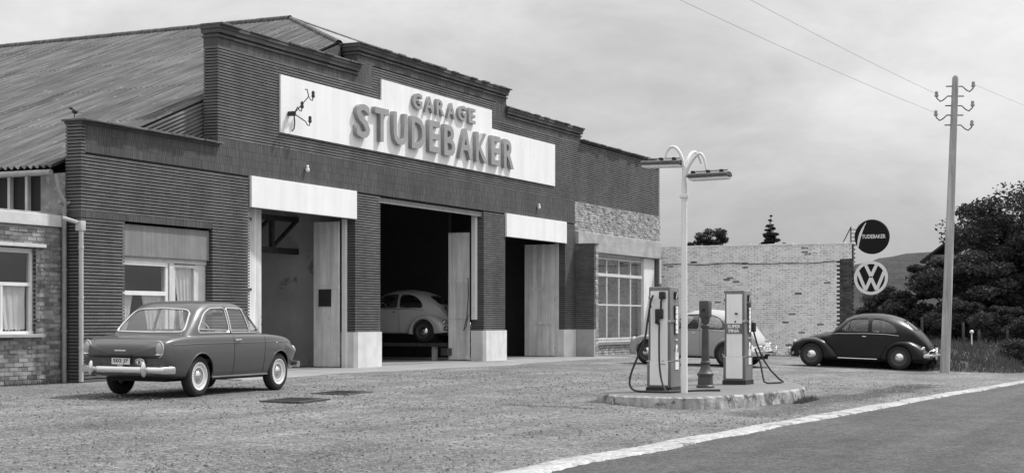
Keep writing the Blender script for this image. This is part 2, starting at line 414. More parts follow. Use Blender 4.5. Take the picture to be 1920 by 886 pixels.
# backing wall
T = .36; mb = MB(); e = .03
xb = sorted({.03,1.17,3.95,4.13,5.19,9.52,9.63,10.63,16.33,17.64,17.72,21.98,23.17,24.37,30.15,30.47})
zb = sorted({0,.37,.87,2.98,3.35,3.53,4.13,4.66,6.74,6.98,7.48})
def solid(x,z):
    if not (.03 < x < 30.47): return False
    tt = max(t for a,b,t in TOPS if a-.1 < x < b+.1) if False else top(x)
    return z < tt and not in_open(x,z,.029)
for i in range(len(xb)-1):
    x0,x1 = xb[i],xb[i+1]; j = 0
    while j < len(zb)-1:
        if solid((x0+x1)/2,(zb[j]+zb[j+1])/2):
            k = j
            while k+1 < len(zb)-1 and solid((x0+x1)/2,(zb[k+1]+zb[k+2])/2): k += 1
            mb.box(x0,x1,.028,T-.01,zb[j],zb[k+1]); j = k+1
        else: j += 1
wall = mb.build('wall', M['mortar_dark'], G)
def runs(zc, kind):
    """(x0, x1, free left end, free right end) stretches of one kind of facing at height zc"""
    zs = [zone((XB[i]+XB[i+1])/2, zc) for i in range(len(XB)-1)]; r = []; i = 0
    while i < len(zs):
        if zs[i] == kind:
            j = i
            while j+1 < len(zs) and zs[j+1] == kind: j += 1
            r.append((XB[i],XB[j+1], i == 0 or zs[i-1] is None, j == len(zs)-1 or zs[j+1] is None)); i = j+1
        else: i += 1
    return r
PITCH = .0605
stripe = []
z = .012; row = 0
while z < 7.5:
    zc = z+PITCH/2
    for x0,x1,fl,fr in runs(zc,'stripe'):
        x = x0-(.11 if row % 2 else 0); k = 0
        while x < x1-.001:
            a, b = max(x,x0), min(x+.218,x1)
            if x1-b < .06: b = x1; x = x1
            if b-a > .01:
                j = rnd.uniform(-.001,.001)
                stripe.append((a+.0005, b-.0005, j, T if ((fl and a == x0) or (fr and b == x1)) else .05, z+.0, z+PITCH-.021))
            x += .22
    z += PITCH; row += 1
lay(stripe, M['brick'], wall, 'brick_courses', 300)
band = []
for z0,z1 in ((2.97,3.12),(4.15,4.66),(4.66,4.85),(6.70,6.98),(6.98,7.22),(7.22,7.48)):
    n = max(1,round((z1-z0)/.2)); hgt = (z1-z0)/n
    for q in range(n):
        zc = z0+hgt*(q+.5)
        for x0,x1,fl,fr in runs(zc,'band'):
            x = x0+(0 if q%2==0 else -.033)
            while x < x1-.001:
                a,b = max(x,x0),min(x+.064,x1)
                if b-a > .008:
                    j = rnd.uniform(-.002,.002)
                    band.append((a+.0015,b-.0015,j+.004,T if (fl and a==x0) or (fr and b==x1) else .05,z0+hgt*q+.0015,z0+hgt*(q+1)-.0015))
                x += .066
bo = MB()
for b in band: bo.box(*b)
stuff(bo.build('soldier_course', M['band'], wall))
rough = []
for (za,zb_,xa,xbb) in ((3.92,4.88,22.72,30.5),(0.,.38,24.4,30.1)):
    z = za; row = 0
    while z < zb_-.03:
        x = xa-(.11 if row%2 else 0)
        while x < xbb-.01:
            a,b = max(x,xa),min(x+.205,xbb)
            if b-a > .03: rough.append((a,b,rnd.uniform(-.012,.012),T if b == xbb else .08,z,z+.062))
            x += .218
        z += .078; row += 1
for k in range(7):                                  # toothed brick ends at the corner
    z = 3.35+k*.21; rough.append((30.5,30.56+.06*(k%2),.0,.3,z,z+.065))
lay(rough, M['rough_brick'], wall, 'rough_brick_courses', 0)
MB().box(22.75,30.46,.012,.03,3.93,4.87).build('mortar_bed', M['mortar'], wall)
# cornices and copings
for a,b,t in TOPS:
    L_, R_ = (.0 if a in (0,4.1,9.6) else 0), 0
    if t in (6.98,7.48):
        mb = MB(); mb.box(a-.02,b+.02,-.035,T+.03,t-.085,t-.045); mb.box(a-.03,b+.03,-.06,T+.04,t+.0,t+.09); mb.box(a-.05,b+.05,-.085,T+.05,t+.09,t+.15)
        mb.build('cornice', M['band'], G); ct = t+.15
    else:
        mb = MB(); mb.box(a-.01,b+.02,-.03,T+.02,t,t+.04); mb.build('cornice', M['band'], G); ct = t+.04
    x = a-.06
    while x < b+.03:
        ln = min(.36, b+.09-x)
        if ln > .05:
            o = MB().bbox(x+.006,x+ln-.006,-.125+rnd.uniform(-.015,.015),T+.08,ct+rnd.uniform(0,.008),ct+.042+rnd.uniform(-.008,.012),.012).build('coping_tile', M['coping'], G)
            o.rotation_euler = (rnd.uniform(-.006,.006),0,0)
        x += .36
# pier plinths (front and street side proud, one chamfered edge)
for a,b in ((3.95,5.26),(9.45,10.70),(16.27,17.72),(21.90,22.74)):
    d = .05
    poly = [(a,-d+.07),(a+.09,-d),(b-.05,-d),(b,-d+.04),(b,T+.02),(a,T+.02)]
    MB().prism(poly, .0,.80+.05).build('pier_plinth', M['concrete_white'], G)
# white boards over two of the doors
for a,b,n in ((5.22,9.49,0),(17.67,21.97,1)):
    MB().bbox(a,b,-.05,.05,3.5,4.155,.006).build('lintel_panel', M['whiteboard'], G)
mb = MB(); mb.box(10.66,16.3,.06,.14,3.98,4.1); mb.build('lintel_board', M['shutter'], G)
# wing wall beside the third pier
mb = MB(); mb.box(22.79,23.02,-.60,-.001,.85,3.49); ww = mb.build('wing_wall', M['mortar_dark'], G)
wb = []; z = .85; row = 0
while z < 3.46:
    for (a,b) in (((-.63,-.42),(-.418,-.2),(-.198,-.004)) if row%2 else ((-.63,-.53),(-.528,-.31),(-.308,-.1),(-.098,-.004))):
        wb.append((22.76+rnd.uniform(-.002,.002), 22.86, a, b, z, z+PITCH-.0185))
    z += PITCH; row += 1
mb = MB()
for b in wb: mb.box(*b)
stuff(mb.build('brick_courses', M['brick'], ww))
mb = MB(); z = .0
while z < 3.46:
    mb.box(22.865,23.08+rnd.uniform(-.015,.02),-.645+rnd.uniform(-.01,.01),-.3,z,z+.064); z += .078
stuff(mb.build('brick_courses', M['rough_brick'], ww))
MB().bbox(22.75,22.862,-.64,-.0,0,.85,.012).build('pier_plinth', M['concrete'], G)
MB().box(22.74,23.1,-.66,0,3.5,3.53).build('coping_tile', M['coping'], G)
# concrete beam above the showroom window
MB().bbox(22.78,30.48,-.10,T-.05,3.32,3.915,.015).build('beam', M['beam'], G)
# showroom window
M['show_wall'] = mat('showroom_brick', .19, .9, .35, 7, patch=(5,.55,.2))
win = MB().box(24.4,30.1,.17,.21,3.22,3.32).build('window', M['frame_paint'], G)
MB().box(24.4,29.05,.14,.24,.40,.50).build('frame', M['frame_paint'], win)
mb = MB(); x0,x1 = 24.62,29.0; zt = 3.2
for i in range(5):
    x = x0+(x1-x0)*i/4; mb.box(x-.035,x+.035,.12,.19,.5,zt)
win_bars = mb.build('frame', M['frame_paint'], win)
MB().box(x0,x1,.125,.185,.50,.56).box(x0,x1,.125,.185,1.62,1.67).box(x0,x1,.10,.20,2.58,2.68).box(x0,x1,.125,.185,zt-.06,zt).build('frame', M['frame_paint'], win)
for i in range(4):
    for c,d in ((.56,1.62),(1.67,2.58),(2.68,zt-.06)):
        a = x0+(x1-x0)*i/4+.035; b = x0+(x1-x0)*(i+1)/4-.035
        MB().box(a,b,.15,.156,c,d).build('pane', M['glass'], win)
MB().box(29.05,30.1,.06,.3,.38,3.3).build('door_post', M['white_paint'], G)
MB().box(24.3,29.2,-.06,.14,.33,.42).build('sill', M['shutter'], G)
# window by the parked car: shutter box, two casements, curtains
MB().bbox(1.21,3.91,.07,.30,2.32,2.93,.02).build('shutter_panel', M['shutter'], G)
wn = MB().box(1.21,3.91,.14,.27,2.24,2.32).build('window', M['frame_paint'], G)
def bars(parts, m, p, nm='frame'):
    mb = MB()
    for b in parts: mb.box(*b)
    return mb.build(nm, m, p)
bars([(1.21,1.27,.15,.25,.95,2.24),(2.60,2.68,.15,.25,.95,2.24),(1.27,2.60,.13,.25,2.17,2.24),(1.27,2.60,.13,.25,1.60,1.68)], M['white_paint'], wn)
bars([(2.70,2.84,.13,.27,.95,2.24),(2.84,2.92,.16,.24,.95,2.22),(3.52,3.58,.16,.24,.95,2.22),(2.92,3.52,.16,.24,2.16,2.22),(3.58,3.91,.17,.25,.95,2.24)], M['frame_paint'], wn)
for (a,b,c,d) in ((1.27,2.60,.95,1.60),(1.27,2.60,1.68,2.17),(2.92,3.52,.95,2.16)): MB().box(a,b,.19,.195,c,d).build('pane', M['glass'], wn)
def curtain(parent, x0, x1, z0, z1, y, gather=0., n=40, seed=0, flip=1):
    g = random.Random(seed); mb = MB(); vs = []; m = 14
    for j in range(m+1):
        t = j/m; z = z1+(z0-z1)*t
        for i in range(n+1):
            s = i/n; xx = x0+(x1-x0)*(s if not gather else (s*(1-gather*t) if flip > 0 else 1-(1-s)*(1-gather*t)))
            vs.append((xx, y+.012+.011*math.sin(s*26+t*3.2+seed)+.005*math.sin(s*57+t*6), z+.015*math.sin(s*40)*t))
    mb.add(vs, [(j*(n+1)+i, j*(n+1)+i+1, (j+1)*(n+1)+i+1, (j+1)*(n+1)+i) for j in range(m) for i in range(n)])
    return mb.build('curtain', M['curtain'], parent, smooth=True)
curtain(wn,1.28,1.72,.95,1.6,.215,.45,seed=1); curtain(wn,1.98,2.6,.95,1.6,.215,.25,seed=2,flip=-1); curtain(wn,2.94,3.52,.95,2.16,.215,.38,seed=3,flip=-1)
MB().box(1.0,4.0,-.05,.2,.84,.90).build('sill', M['concrete'], G)
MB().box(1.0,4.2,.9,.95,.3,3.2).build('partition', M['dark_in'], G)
MB().box(4.36,9.99,4.0,4.1,0,4.4).build('partition', M['wall_in'], G)
MB().box(24.3,30.1,.40,.48,.3,3.3).build('partition', M['show_wall'], G)
# ---- interior
struct(MB().box(.1,30,.36,19,-.05,.02).build('workshop_floor', M['floor_in']), 'worn concrete floor inside the workshop')
mb = MB(); mb.box(.0,30.4,18.8,19.1,0,9.3); mb.build('back_wall', M['wall_in'], G)
MB().box(.05,.3,1.15,18.8,0,3.0).build('side_wall', M['annex_brick'], G)
MB().box(30.2,30.45,.36,18.8,0,6.6).build('side_wall', M['wall_in'], G)
MB().box(4.2,4.35,.36,18.8,0,4.6).build('partition', M['wall_in'], G)
MB().box(10.0,10.15,.36,18.8,0,5.4).build('partition', M['wall_in'], G)
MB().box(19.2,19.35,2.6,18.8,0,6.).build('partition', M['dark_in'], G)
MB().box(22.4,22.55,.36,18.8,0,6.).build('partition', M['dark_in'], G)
for y in (1.9,):
    for x0_,x1_ in ((4.35,10.0),):
        mb = MB(); mb.box(x0_,x1_,y,y+.12,2.72,2.86); mb.box(x0_,x1_,y,y+.12,3.5,3.62)
        n = 5
        for i in range(n):
            a = x0_+(x1_-x0_)*i/n; b = x0_+(x1_-x0_)*(i+1)/n
            mb.box(a,a+.1,y+.01,y+.11,2.8,3.55); mb.tube([(a,y+.06,2.8),(b,y+.06,3.55)],.05,4)
mb.build('girder', M['iron'], G)
# wall lamp in the middle bay
MB().box(11.6,12.9,4.2,4.3,3.55,3.6).build('ceiling_rail', M['zinc'], G)
# ---- door leaves
def leaf(name, hinge, ang, wdt, hgt, thick=.05, rails=(.1,.45,.8), planks=6, z0=.03, seed=0):
    root = MB().box(0,wdt,.012,thick-.012,0,hgt).build(name, M['door_paint'], G)
    root.location = (hinge[0],hinge[1],z0); root.rotation_euler = (0,0,R(ang))
    for i in range(planks):
        a = wdt*i/planks; b = wdt*(i+1)/planks
        MB().bbox(a+.003,b-.003,0,thick,.012,hgt-.008,.005).build('plank', M['door_paint'], root)
    for r_ in rails:
        for y0,y1 in ((-.022,-.001),(thick+.001,thick+.022)):
            MB().box(.01,wdt-.01,y0,y1,hgt*r_-.05,hgt*r_+.05).build('rail', M['door_paint'], root)
    for zh in (.25,hgt*.5,hgt-.25):
        MB().box(.0,min(.42,wdt*.5),-.028,-.0225,zh-.03,zh+.03).build('hinge_strap', M['iron'], root)
    MB().tube([(wdt-.09,-.03,1.0),(wdt-.09,-.07,1.02),(wdt-.09,-.07,1.16),(wdt-.09,-.03,1.18)],.011,6).build('handle', M['black_iron'], root)
    return root
leaf('door_leaf', (5.28,.24), 10, .98, 3.5, planks=4, rails=())
dl = leaf('door_leaf', (9.36,.34), 97, .66, 3.42, planks=3, rails=(.55,))
mb = MB(); mb.box(9.38,9.46,.2,.30,.0,3.5); mb.build('door_post', M['white_paint'], G)
leaf('door_leaf', (16.26,.40), 98, .62, 3.52, planks=5, rails=(.02,.34,.62,.98))
mb = MB(); mb.box(16.14,16.27,.18,.30,1.15,4.0); mb.build('door_post', M['white_paint'], G)
leaf('door_leaf', (21.83,.30), 99, .95, 3.44, planks=7, rails=(.30,.60))
mb = MB(); mb.box(21.87,21.93,.2,.32,.0,3.5); mb.build('door_post', M['frame_paint'], G)
mb = MB()
mb.tube([(16.05,.36,2.3),(16.04,.34,1.8),(15.98,.36,1.2),(15.92,.40,.95),(15.95,.44,.85),(16.02,.4,.95),(16.08,.36,1.3)],.012,6)
mb.build('cable', M['black'], G)
MB().box(-.16,.16,-.01,.012,-.2,.2).build('notice_plate', M['black_iron'], dl).location = (.36,-.035+.09,1.62)
# ---- roof
XE, ZE, XR, ZR = -.25, 3.87, 13.67, 9.30
slope = math.atan2(ZR-ZE, XR-XE); LEN = math.hypot(ZR-ZE, XR-XE)
roof = MB().box(XR-.06,XR+.06,4.7,19,ZR-.22,ZR-.08).build('roof', M['wood'], G)
CW = .90; NC = 6
def corr_mesh(wd, ln, amp=.034):
    """corrugated sheet: y across the waves, x down the slope"""
    mb = MB(); n = NC*6; vs = []
    for x in (0, ln):
        for i in range(n+1):
            y = wd*i/n; vs.append((x, y, amp*math.cos(2*math.pi*NC*i/n)))
    mb.add(vs, [(i, n+1+i, n+2+i, i+1) for i in range(n)])
    return mb
sheet_me = corr_mesh(CW, 1.72).mesh('roof_sheet', M['asbestos'], True)
AP = Vector((XR,4.56,ZR)); HB = .42
HL = Vector((XR-(4.56-HB)*1.02, HB, 0)); HL.z = ZE+(HL.x-XE)*math.tan(slope)
HRt = Vector((2*XR-HL.x, HB, HL.z))
ux = Vector((math.cos(slope),0,math.sin(slope)))        # up the left slope
def clip_sheet(me, mw, planes):
    bm = bmesh.new(); bm.from_mesh(me); bm.transform(mw)
    for co, no in planes:
        bmesh.ops.bisect_plane(bm, geom=bm.verts[:]+bm.edges[:]+bm.faces[:], plane_co=co, plane_no=no, clear_outer=True)
    if not bm.faces: bm.free(); return None
    m2 = bpy.data.meshes.new('roof_sheet'); bm.to_mesh(m2); bm.free()
    for mm in me.materials: m2.materials.append(mm)
    return m2
hipL_no = (AP-HL); hipL_no.z = 0; hipL_no = hipL_no.normalized().cross(Vector((0,0,1)))   # points to +x, -y side
if hipL_no.x < 0: hipL_no = -hipL_no
rows = 9; step = LEN/rows
for r_ in range(rows):
    for c in range(21):
        y = HB+c*(CW-.0)
        base = Vector((XE,y,ZE))+ux*(r_*step)+Vector((-math.sin(slope),0,math.cos(slope)))*(.012-.004*(r_%2)+rnd.uniform(0,.004))
        rot = Matrix.Rotation(-slope,4,'Y')
        mw = Matrix.Translation(base+Vector((0,0,.0))) @ rot
        # tail overlaps the sheet below
        mw = mw @ Matrix.Rotation(R(.12),4,'Y') @ Matrix.Rotation(rnd.uniform(-.002,.002),4,'Z')
        xa = base.x; xb2 = base.x+1.72*math.cos(slope)
        corner_out = (Vector((xb2,y,0))-HL).dot(hipL_no) if False else ((Vector((xb2,y,0))-Vector((HL.x,HL.y,0))).dot(hipL_no))
        planes = []
        if corner_out > 0: planes.append((HL, hipL_no))
        if r_ == rows-1: planes.append((Vector((XR,0,0)), Vector((1,0,0))))
        if planes:
            m2 = clip_sheet(sheet_me, mw, planes)
            if m2: link('roof_sheet', m2, roof)
        else:
            o = link('roof_sheet', sheet_me, roof); o.matrix_local = mw
# corrugated cladding closing the verge above the low parapet, waves along the slope
ncl = 18
for q in range(ncl):
    mbc = MB(); vs = []; m_ = 7
    for xq_ in (0.6, 4.16):
        for k in range(m_):
            zz = ZE+(xq_-XE)*math.tan(slope)-.08*(q+k/(m_-1)); vs.append((xq_, HB-.02+.016*math.cos(2*math.pi*k/(m_-1)), zz))
    mbc.add(vs,[(k,k+1,m_+k+1,m_+k) for k in range(m_-1)]); mbc.build('roof_sheet', M['asbestos'], roof, smooth=True)
# front hip
hl = math.hypot(AP.y-HB, AP.z-HL.z); hs = math.atan2(AP.z-HL.z, AP.y-HB)
M['asbestos_new_lit'] = mat('pale_corrugated_sheet', .42, .9, .2, 1.5, streak=((7,.6,.6),.2))  # newer hip sheets; their sunlit brightness is also put into the pale colour
sm2 = corr_mesh(CW, 1.7).mesh('roof_sheet', M['asbestos_new_lit'], True)
hipR_no = Vector((-hipL_no.x, hipL_no.y, 0))
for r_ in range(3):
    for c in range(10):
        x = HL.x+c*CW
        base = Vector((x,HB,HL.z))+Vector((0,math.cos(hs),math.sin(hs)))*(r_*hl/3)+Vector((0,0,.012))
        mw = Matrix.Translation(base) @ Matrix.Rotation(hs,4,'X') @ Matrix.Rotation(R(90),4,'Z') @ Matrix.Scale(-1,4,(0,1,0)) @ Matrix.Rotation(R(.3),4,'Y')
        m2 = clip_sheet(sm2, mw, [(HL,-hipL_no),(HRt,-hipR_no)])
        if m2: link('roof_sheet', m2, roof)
# far slope (turned away from the street) and ridge caps
mb = MB(); mb.add([(XR,AP.y,ZR),(XR,19,ZR),(2*XR-XE,19,ZE),(2*XR-XE,HB,ZE),(HRt.x,HB,HRt.z)],[(0,1,2,3,4)]); mb.build('roof_slope', M['asbestos'], roof)
def cap(a, b, r=.13):
    d = (b-a); mb = MB(); n = 8; u = d.normalized(); s_ = u.cross(Vector((0,0,1))).normalized(); t_ = s_.cross(u); vs = []
    for p, q in ((a,1.0),(b,1.08)):
        for k in range(n+1):
            an = math.pi*(-.15+1.3*k/n); vs.append(p+(s_*math.cos(an)+t_*math.sin(an)*.75)*r*q)
    mb.add(vs,[(k,k+1,n+2+k,n+1+k) for k in range(n)]); return mb.build('ridge_cap', M['asbestos'], roof, smooth=True)
for i in range(14): cap(Vector((XR,4.56+i*1.0,ZR+.02)),Vector((XR,4.56+(i+1)*1.0+.06,ZR+.02)))
pol = [(4.16,5.0),(HL.x+.05,6.3),(HL.x+.05,HL.z-.02),(4.16,ZE+(4.16-XE)*math.tan(slope)-.02)]
MB().add([(a,HB-.01,b) for a,b in pol]+[(a,HB+.03,b) for a,b in pol],[(0,1,2,3),(7,6,5,4),(0,4,5,1),(1,5,6,2),(2,6,7,3),(3,7,4,0)]).build('verge_board', M['asbestos'], roof)
for i in range(6): cap(AP.lerp(HL,i/6)+Vector((0,0,.03)),AP.lerp(HL,(i+1)/6)+Vector((0,0,.02)),.075); cap(AP.lerp(HRt,i/6)+Vector((0,0,.03)),AP.lerp(HRt,(i+1)/6)+Vector((0,0,.02)),.075)
# eaves: gutter and clerestory strip above the annex
MB().tube([(XE-.02,.45,ZE-.10),(XE-.02,16,ZE-.10)],.055,8).build('gutter', M['zinc'], G)
MB().box(-.02,.25,.36,.92,3.0,3.78).build('side_wall', M['annex_brick'], G)
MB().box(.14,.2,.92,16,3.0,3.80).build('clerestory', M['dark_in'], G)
cl = MB().box(-.02,.12,.92,16,3.02,3.10).build('window', M['frame_paint'], G)
for k in range(10): MB().box(.0,.09,1.25+k*.42,1.31+k*.42,3.10,3.80).build('frame', M['frame_paint'], cl)
# downpipes at the corner
mb = MB(); mb.tube([(-.10,.30,.0),(-.10,.30,3.3)],.045,10); mb.tube([(-.10,.30,3.25),(-.16,.36,3.45),(-.2,.4,3.74)],.04,8)
for z in (.9,2.0,3.05): mb.tube([(-.10,.30,z),(-.10,.30,z+.05)],.054,10)
mb.tube([(-.25,.28,3.24),(-.10,.30,3.20),(.0,.26,3.24)],.03,6)
mb.build('downpipe', M['zinc'], G, smooth=True)
M['pale_pipe'] = mat('pale_pipe', .5, .6, .12, 4)
mb = MB(); mb.tube([(-.07,-.06,.02),(-.07,-.06,2.75)],.042,10)
for z in (.6,1.5,2.4): mb.tube([(-.07,-.06,z),(-.07,-.06,z+.05)],.05,10)
mb.bbox(-.13,-.0,-.11,.02,2.72,2.9,.01); mb.tube([(-.12,-.04,2.86),(-.25,.2,2.95)],.035,8)
mb.build('downpipe', M['pale_pipe'], G, smooth=True)
# small porcelain wall insulators on the band
for x in (7.36,19.89):
    o = MB().lathe([(.018,0),(.045,.02),(.05,.06),(.03,.09),(.04,.12),(.02,.15)],10).build('wall_insulator', M['white_paint'], smooth=True)
    o.location = (x,-.05,4.42)
    tag(o, 'small white porcelain insulator on the brick band above the %s doorway' % ('leftmost' if x < 10 else 'rightmost'), 'insulator', 'insulators on the brick band')

# ------------------------------------------------------------------ annex at the left edge
A = empty('annex_building', (0,.37,0)); A.location = (0,0,0); tag(A, 'low rough brick annex with curtained window at the left edge', 'annex')
aw = MB().box(-6,-.73,.39,.6,0,.83).box(-6,-.03,.39,.6,2.42,2.78).box(-.73,-.03,.39,.6,0,2.42).box(-6,-2.2,.39,.6,.83,2.42).build('wall', M['mortar'], A)
ab = []; z = .01; row = 0
while z < 2.74:
    segs = [(-6,-.03)] if (z+.03 < .83 or z > 2.38) else [(-6,-2.2),(-.73,-.03)]
    for xa,xbb in segs:
        x = xa-(.112 if row%2 else 0)
        while x < xbb-.01:
            a,b = max(x,xa),min(x+.212,xbb)
            if b-a > .03: ab.append((a,b,.378+rnd.uniform(-.008,.008),.45,z,z+.062+rnd.uniform(-.003,.003)))
            x += .225
    z += .076; row += 1
lay([b for b in ab if b[0] > -2.4], M['annex_brick'], aw, 'brick_courses', 300)
MB().bbox(-6,-.02,.33,.62,2.79,3.0,.012).build('fascia_beam', M['frame_paint'], A)
MB().box(-6,-.02,.42,12,3.0,3.04).build('roof', M['beam'], A)
MB().bbox(-2.3,-.55,.30,.45,2.40,2.46,.006).build('lintel', M['frame_paint'], A)
aw2 = MB().box(-2.2,-.74,.47,.53,2.30,2.38).build('window', M['white_paint'], A)
MB().box(-2.2,-.74,.44,.55,.87,.93).build('frame', M['white_paint'], aw2)
wf = bars([(-.80,-.74,.46,.54,.93,2.30),(-2.2,-2.14,.46,.54,.93,2.30),(-2.14,-.80,.465,.535,1.72,1.78),(-1.5,-1.45,.47,.53,.93,1.72)], M['white_paint'], aw2)
MB().box(-2.14,-.80,.495,.50,.93,2.30).build('pane', M['glass'], aw2)
curtain(aw2,-1.6,-.84,.95,1.72,.525,.3,seed=5,flip=-1); curtain(aw2,-2.1,-1.62,.95,1.72,.525,.3,seed=6)
MB().bbox(-2.4,-.58,.28,.5,.82,.88,.008).build('sill', M['concrete'], A)
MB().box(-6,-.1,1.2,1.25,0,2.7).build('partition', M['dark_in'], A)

# ------------------------------------------------------------------ lettering
def text_mesh(s, extrude=.0, offset=.0, res=3):
    cu = bpy.data.curves.new('t','FONT'); cu.body = s; cu.extrude = extrude; cu.offset = offset; cu.resolution_u = res; cu.fill_mode = 'BOTH'
    o = bpy.data.objects.new('t',cu); COL.objects.link(o)
    bpy.context.view_layer.update()
    me = bpy.data.meshes.new_from_object(o.evaluated_get(bpy.context.evaluated_depsgraph_get()))
    bpy.data.objects.remove(o); bpy.data.curves.remove(cu)
    return me
def fit(me, W, H, Mx):
    """scale the flat text to W x H with its lower left corner at the origin, then place it by Mx"""
    co = np.array([v.co for v in me.vertices]); lo, hi = co.min(0), co.max(0)
    sx_ = W/(hi[0]-lo[0]); sy_ = H/(hi[1]-lo[1])
    for v in me.vertices: v.co = Mx @ Vector(((v.co.x-lo[0])*sx_, (v.co.y-lo[1])*sy_, v.co.z))
    me.update(); return me
def on_front(x,y,z): return Matrix.Translation((x,y,z)) @ Matrix(((1,0,0,0),(0,0,-1,0),(0,1,0,0),(0,0,0,1)))     # faces -y
def on_left(x,y,z): return Matrix.Translation((x,y,z)) @ Matrix(((0,0,-1,0),(-1,0,0,0),(0,1,0,0),(0,0,0,1)))     # faces -x, reads towards -y
S = empty('shop_sign', (6.32,0,5.19)); tag(S, 'long white sign board with grey raised letters GARAGE STUDEBAKER', 'sign')
S.location = (0,0,0)
SG_Y = -.035
mb = MB(); poly = [(6.32,5.19),(21.1,5.19),(21.1,6.44),(16.74,6.44),(16.74,6.95),(10.66,6.95),(10.66,6.44),(6.32,6.44)]
mb.extr(poly, on_front(0,.03,0), .065); mb.build('board', M['whiteboard'], S)
def raised(ch, x, z, W, H, parent, m, ext=.05, off=.022, gap=.008, tilt=0):
    me = text_mesh(ch, ext, off)
    fit(me, W, H, on_front(x, SG_Y-gap-ext, z)); me.materials.clear(); me.materials.append(m)
    return link('letter', me, parent)
xs0, xs1 = 9.32, 17.95
wd = [.62,.66,.68,.68,.58,.62,.76,.70,.58,.64]; gap_ = (xs1-xs0-sum(wd))/9
x = xs0
for ch, w_ in zip('STUDEBAKER', wd):
    raised(ch, x, 5.42+rnd.uniform(-.01,.01), w_, .80, S, M['letter']); x += w_+gap_
wd = [.48,.48,.44,.48,.48,.40]; gap_ = (15.58-12.1-sum(wd))/5; x = 12.1
for ch, w_ in zip('GARAGE', wd):
    raised(ch, x, 6.42+rnd.uniform(-.01,.01), w_, .40, S, M['letter'], .035, .03); x += w_+gap_

# wrought bracket with insulators on the sign board
B = empty('insulator_bracket', (6.62,-.04,5.62)); tag(B, 'black iron bracket with curled arms and insulators on the white sign board', 'bracket')
c0 = Vector((0,-.14,0))
MB().bbox(-.045,.045,-.17,-.0,-.05,.05,.015).build('hub', M['black_iron'], B)
def hook_arm(end, parent, sgn=1):
    e = Vector(end); mb = MB()
    pts = [c0, c0.lerp(e,.5), e, e+Vector((.04*sgn,-.02,-.07)), e+Vector((.10*sgn,-.03,-.08)), e+Vector((.13*sgn,-.03,.0))]
    mb.tube(pts,.012,6); a = mb.build('arm', M['black_iron'], parent, smooth=True)
    o = MB().lathe([(.015,-.02),(.038,.0),(.040,.05),(.026,.065),(.038,.08),(.034,.12),(.012,.14)],10).build('insulator', M['iron'], a, smooth=True)
    o.location = e+Vector((.13*sgn,-.03,.0))
hook_arm((.42,-.25,.42),B); hook_arm((.34,-.22,-.14),B); hook_arm((-.10,-.3,.12),B)
mb = MB(); mb.tube([c0,(.0,-.16,-.2),(-.06,-.18,-.34),(-.16,-.2,-.40)],.016,6); mb.build('arm', M['black_iron'], B)
mb = MB(); mb.tube([(.42,-.25,.42),(.30,-.28,.56),(.20,-.3,.54)],.012,6); mb.build('arm', M['black_iron'], B)

# bird on the low corner of the parapet
b = MB(); b.ell((0,0,.11),.055,.05,.045,12,8,Matrix.Rotation(R(15),4,'Y')); b.ell((-.065,0,.165),.032,.03,.03); b.add([(.04,-.018,.10),(.04,.018,.10),(.16,.012,.085),(.16,-.012,.085),(.04,0,.125)],[(0,1,2,3),(0,3,4),(3,2,4),(2,1,4)])
b.tube([(-.09,0,.165),(-.125,0,.158)],[.012,.002],6); b.tube([(-.01,.02,.08),(-.01,.02,0)],.006,5); b.tube([(-.01,-.02,.08),(-.01,-.02,0)],.006,5)
o = b.build('bird', M['black_iron'], smooth=True); o.location = (.02,.16,4.765); o.rotation_euler = (0,0,R(-40))
tag(o, 'small dark bird perched on the low left parapet corner', 'bird')

# ------------------------------------------------------------------ whitewashed neighbouring wall
W = empty('boundary_wall', (30.6,0,0)); W.location = (0,0,0); tag(W, 'tall whitewashed brick wall with a bare brick corner beyond the pumps', 'wall')
WX, WY, WT = 30.62, -6.86, 3.74
bk = MB().box(WX+.012,WX+.3,WY+.03,-.02,-.3,WT-.01).build('wall', M['whitewash_joint'], W)
wb = []; qb = []; sp = []; z = -.1; row = 0
while z < WT-.03:
    y = -.02+(.11 if row%2 else 0)
    while y > WY+.02:
        a,b_ = max(y-.21,WY),min(y,-.02)
        if b_-a > .03:
            q = (b_ <= WY+.48+(.05 if row%2 else 0)) and z < 3.2
            if not q and rnd.random() < .013:          # spalled brick
                sp.append((WX+.004,WX+.06,a+.002,b_-.002,z,z+.055)); y -= .222; continue
            (qb if q else wb).append((WX+rnd.uniform(-.006,.006),WX+.06,a+rnd.uniform(.0,.003),b_-rnd.uniform(.0,.003),z+rnd.uniform(-.003,.003),z+.061+rnd.uniform(-.009,.006)))
        y -= .222
    y = WX
    z += .071; row += 1
MB().box(WX+.007,WX+.02,WY+.02,WY+.50,-.1,3.2).build('quoin_bed', M['mortar_dark'], W)
lay(wb, M['whitewash'], bk, 'brick_courses', 300)
z = -.1; row = 0
while z < WT-.03:                                    # street end, toothed
    qb.append((WX+.005,WX+.32,WY-.045*(row%2),WY+.06,z,z+.058)); z += .071; row += 1
lay(qb, M['quoin'], bk, 'bare_brick_courses', 0)
lay(sp, mat('spalled_brick', .24, .95, .35, 6, island=.4), bk, 'spalled_bricks', 0)
mb = MB(); y = -.02
while y > WY:
    mb.box(WX-.02+rnd.uniform(-.006,.006),WX+.32,max(y-.3,WY-.03),y-.006,WT-.01,WT+.045+rnd.uniform(-.012,.01)); y -= .3
stuff(mb.build('coping', M['whitewash'], W))
mb = MB(); pts = [(WX-.03, -.1-i*.4, 3.12+.02*math.sin(i*1.3)-.02*(i > 9)*(14-i)*.4) for i in range(17)]; mb.tube(pts,.012,6); mb.build('cable', M['black'], W)
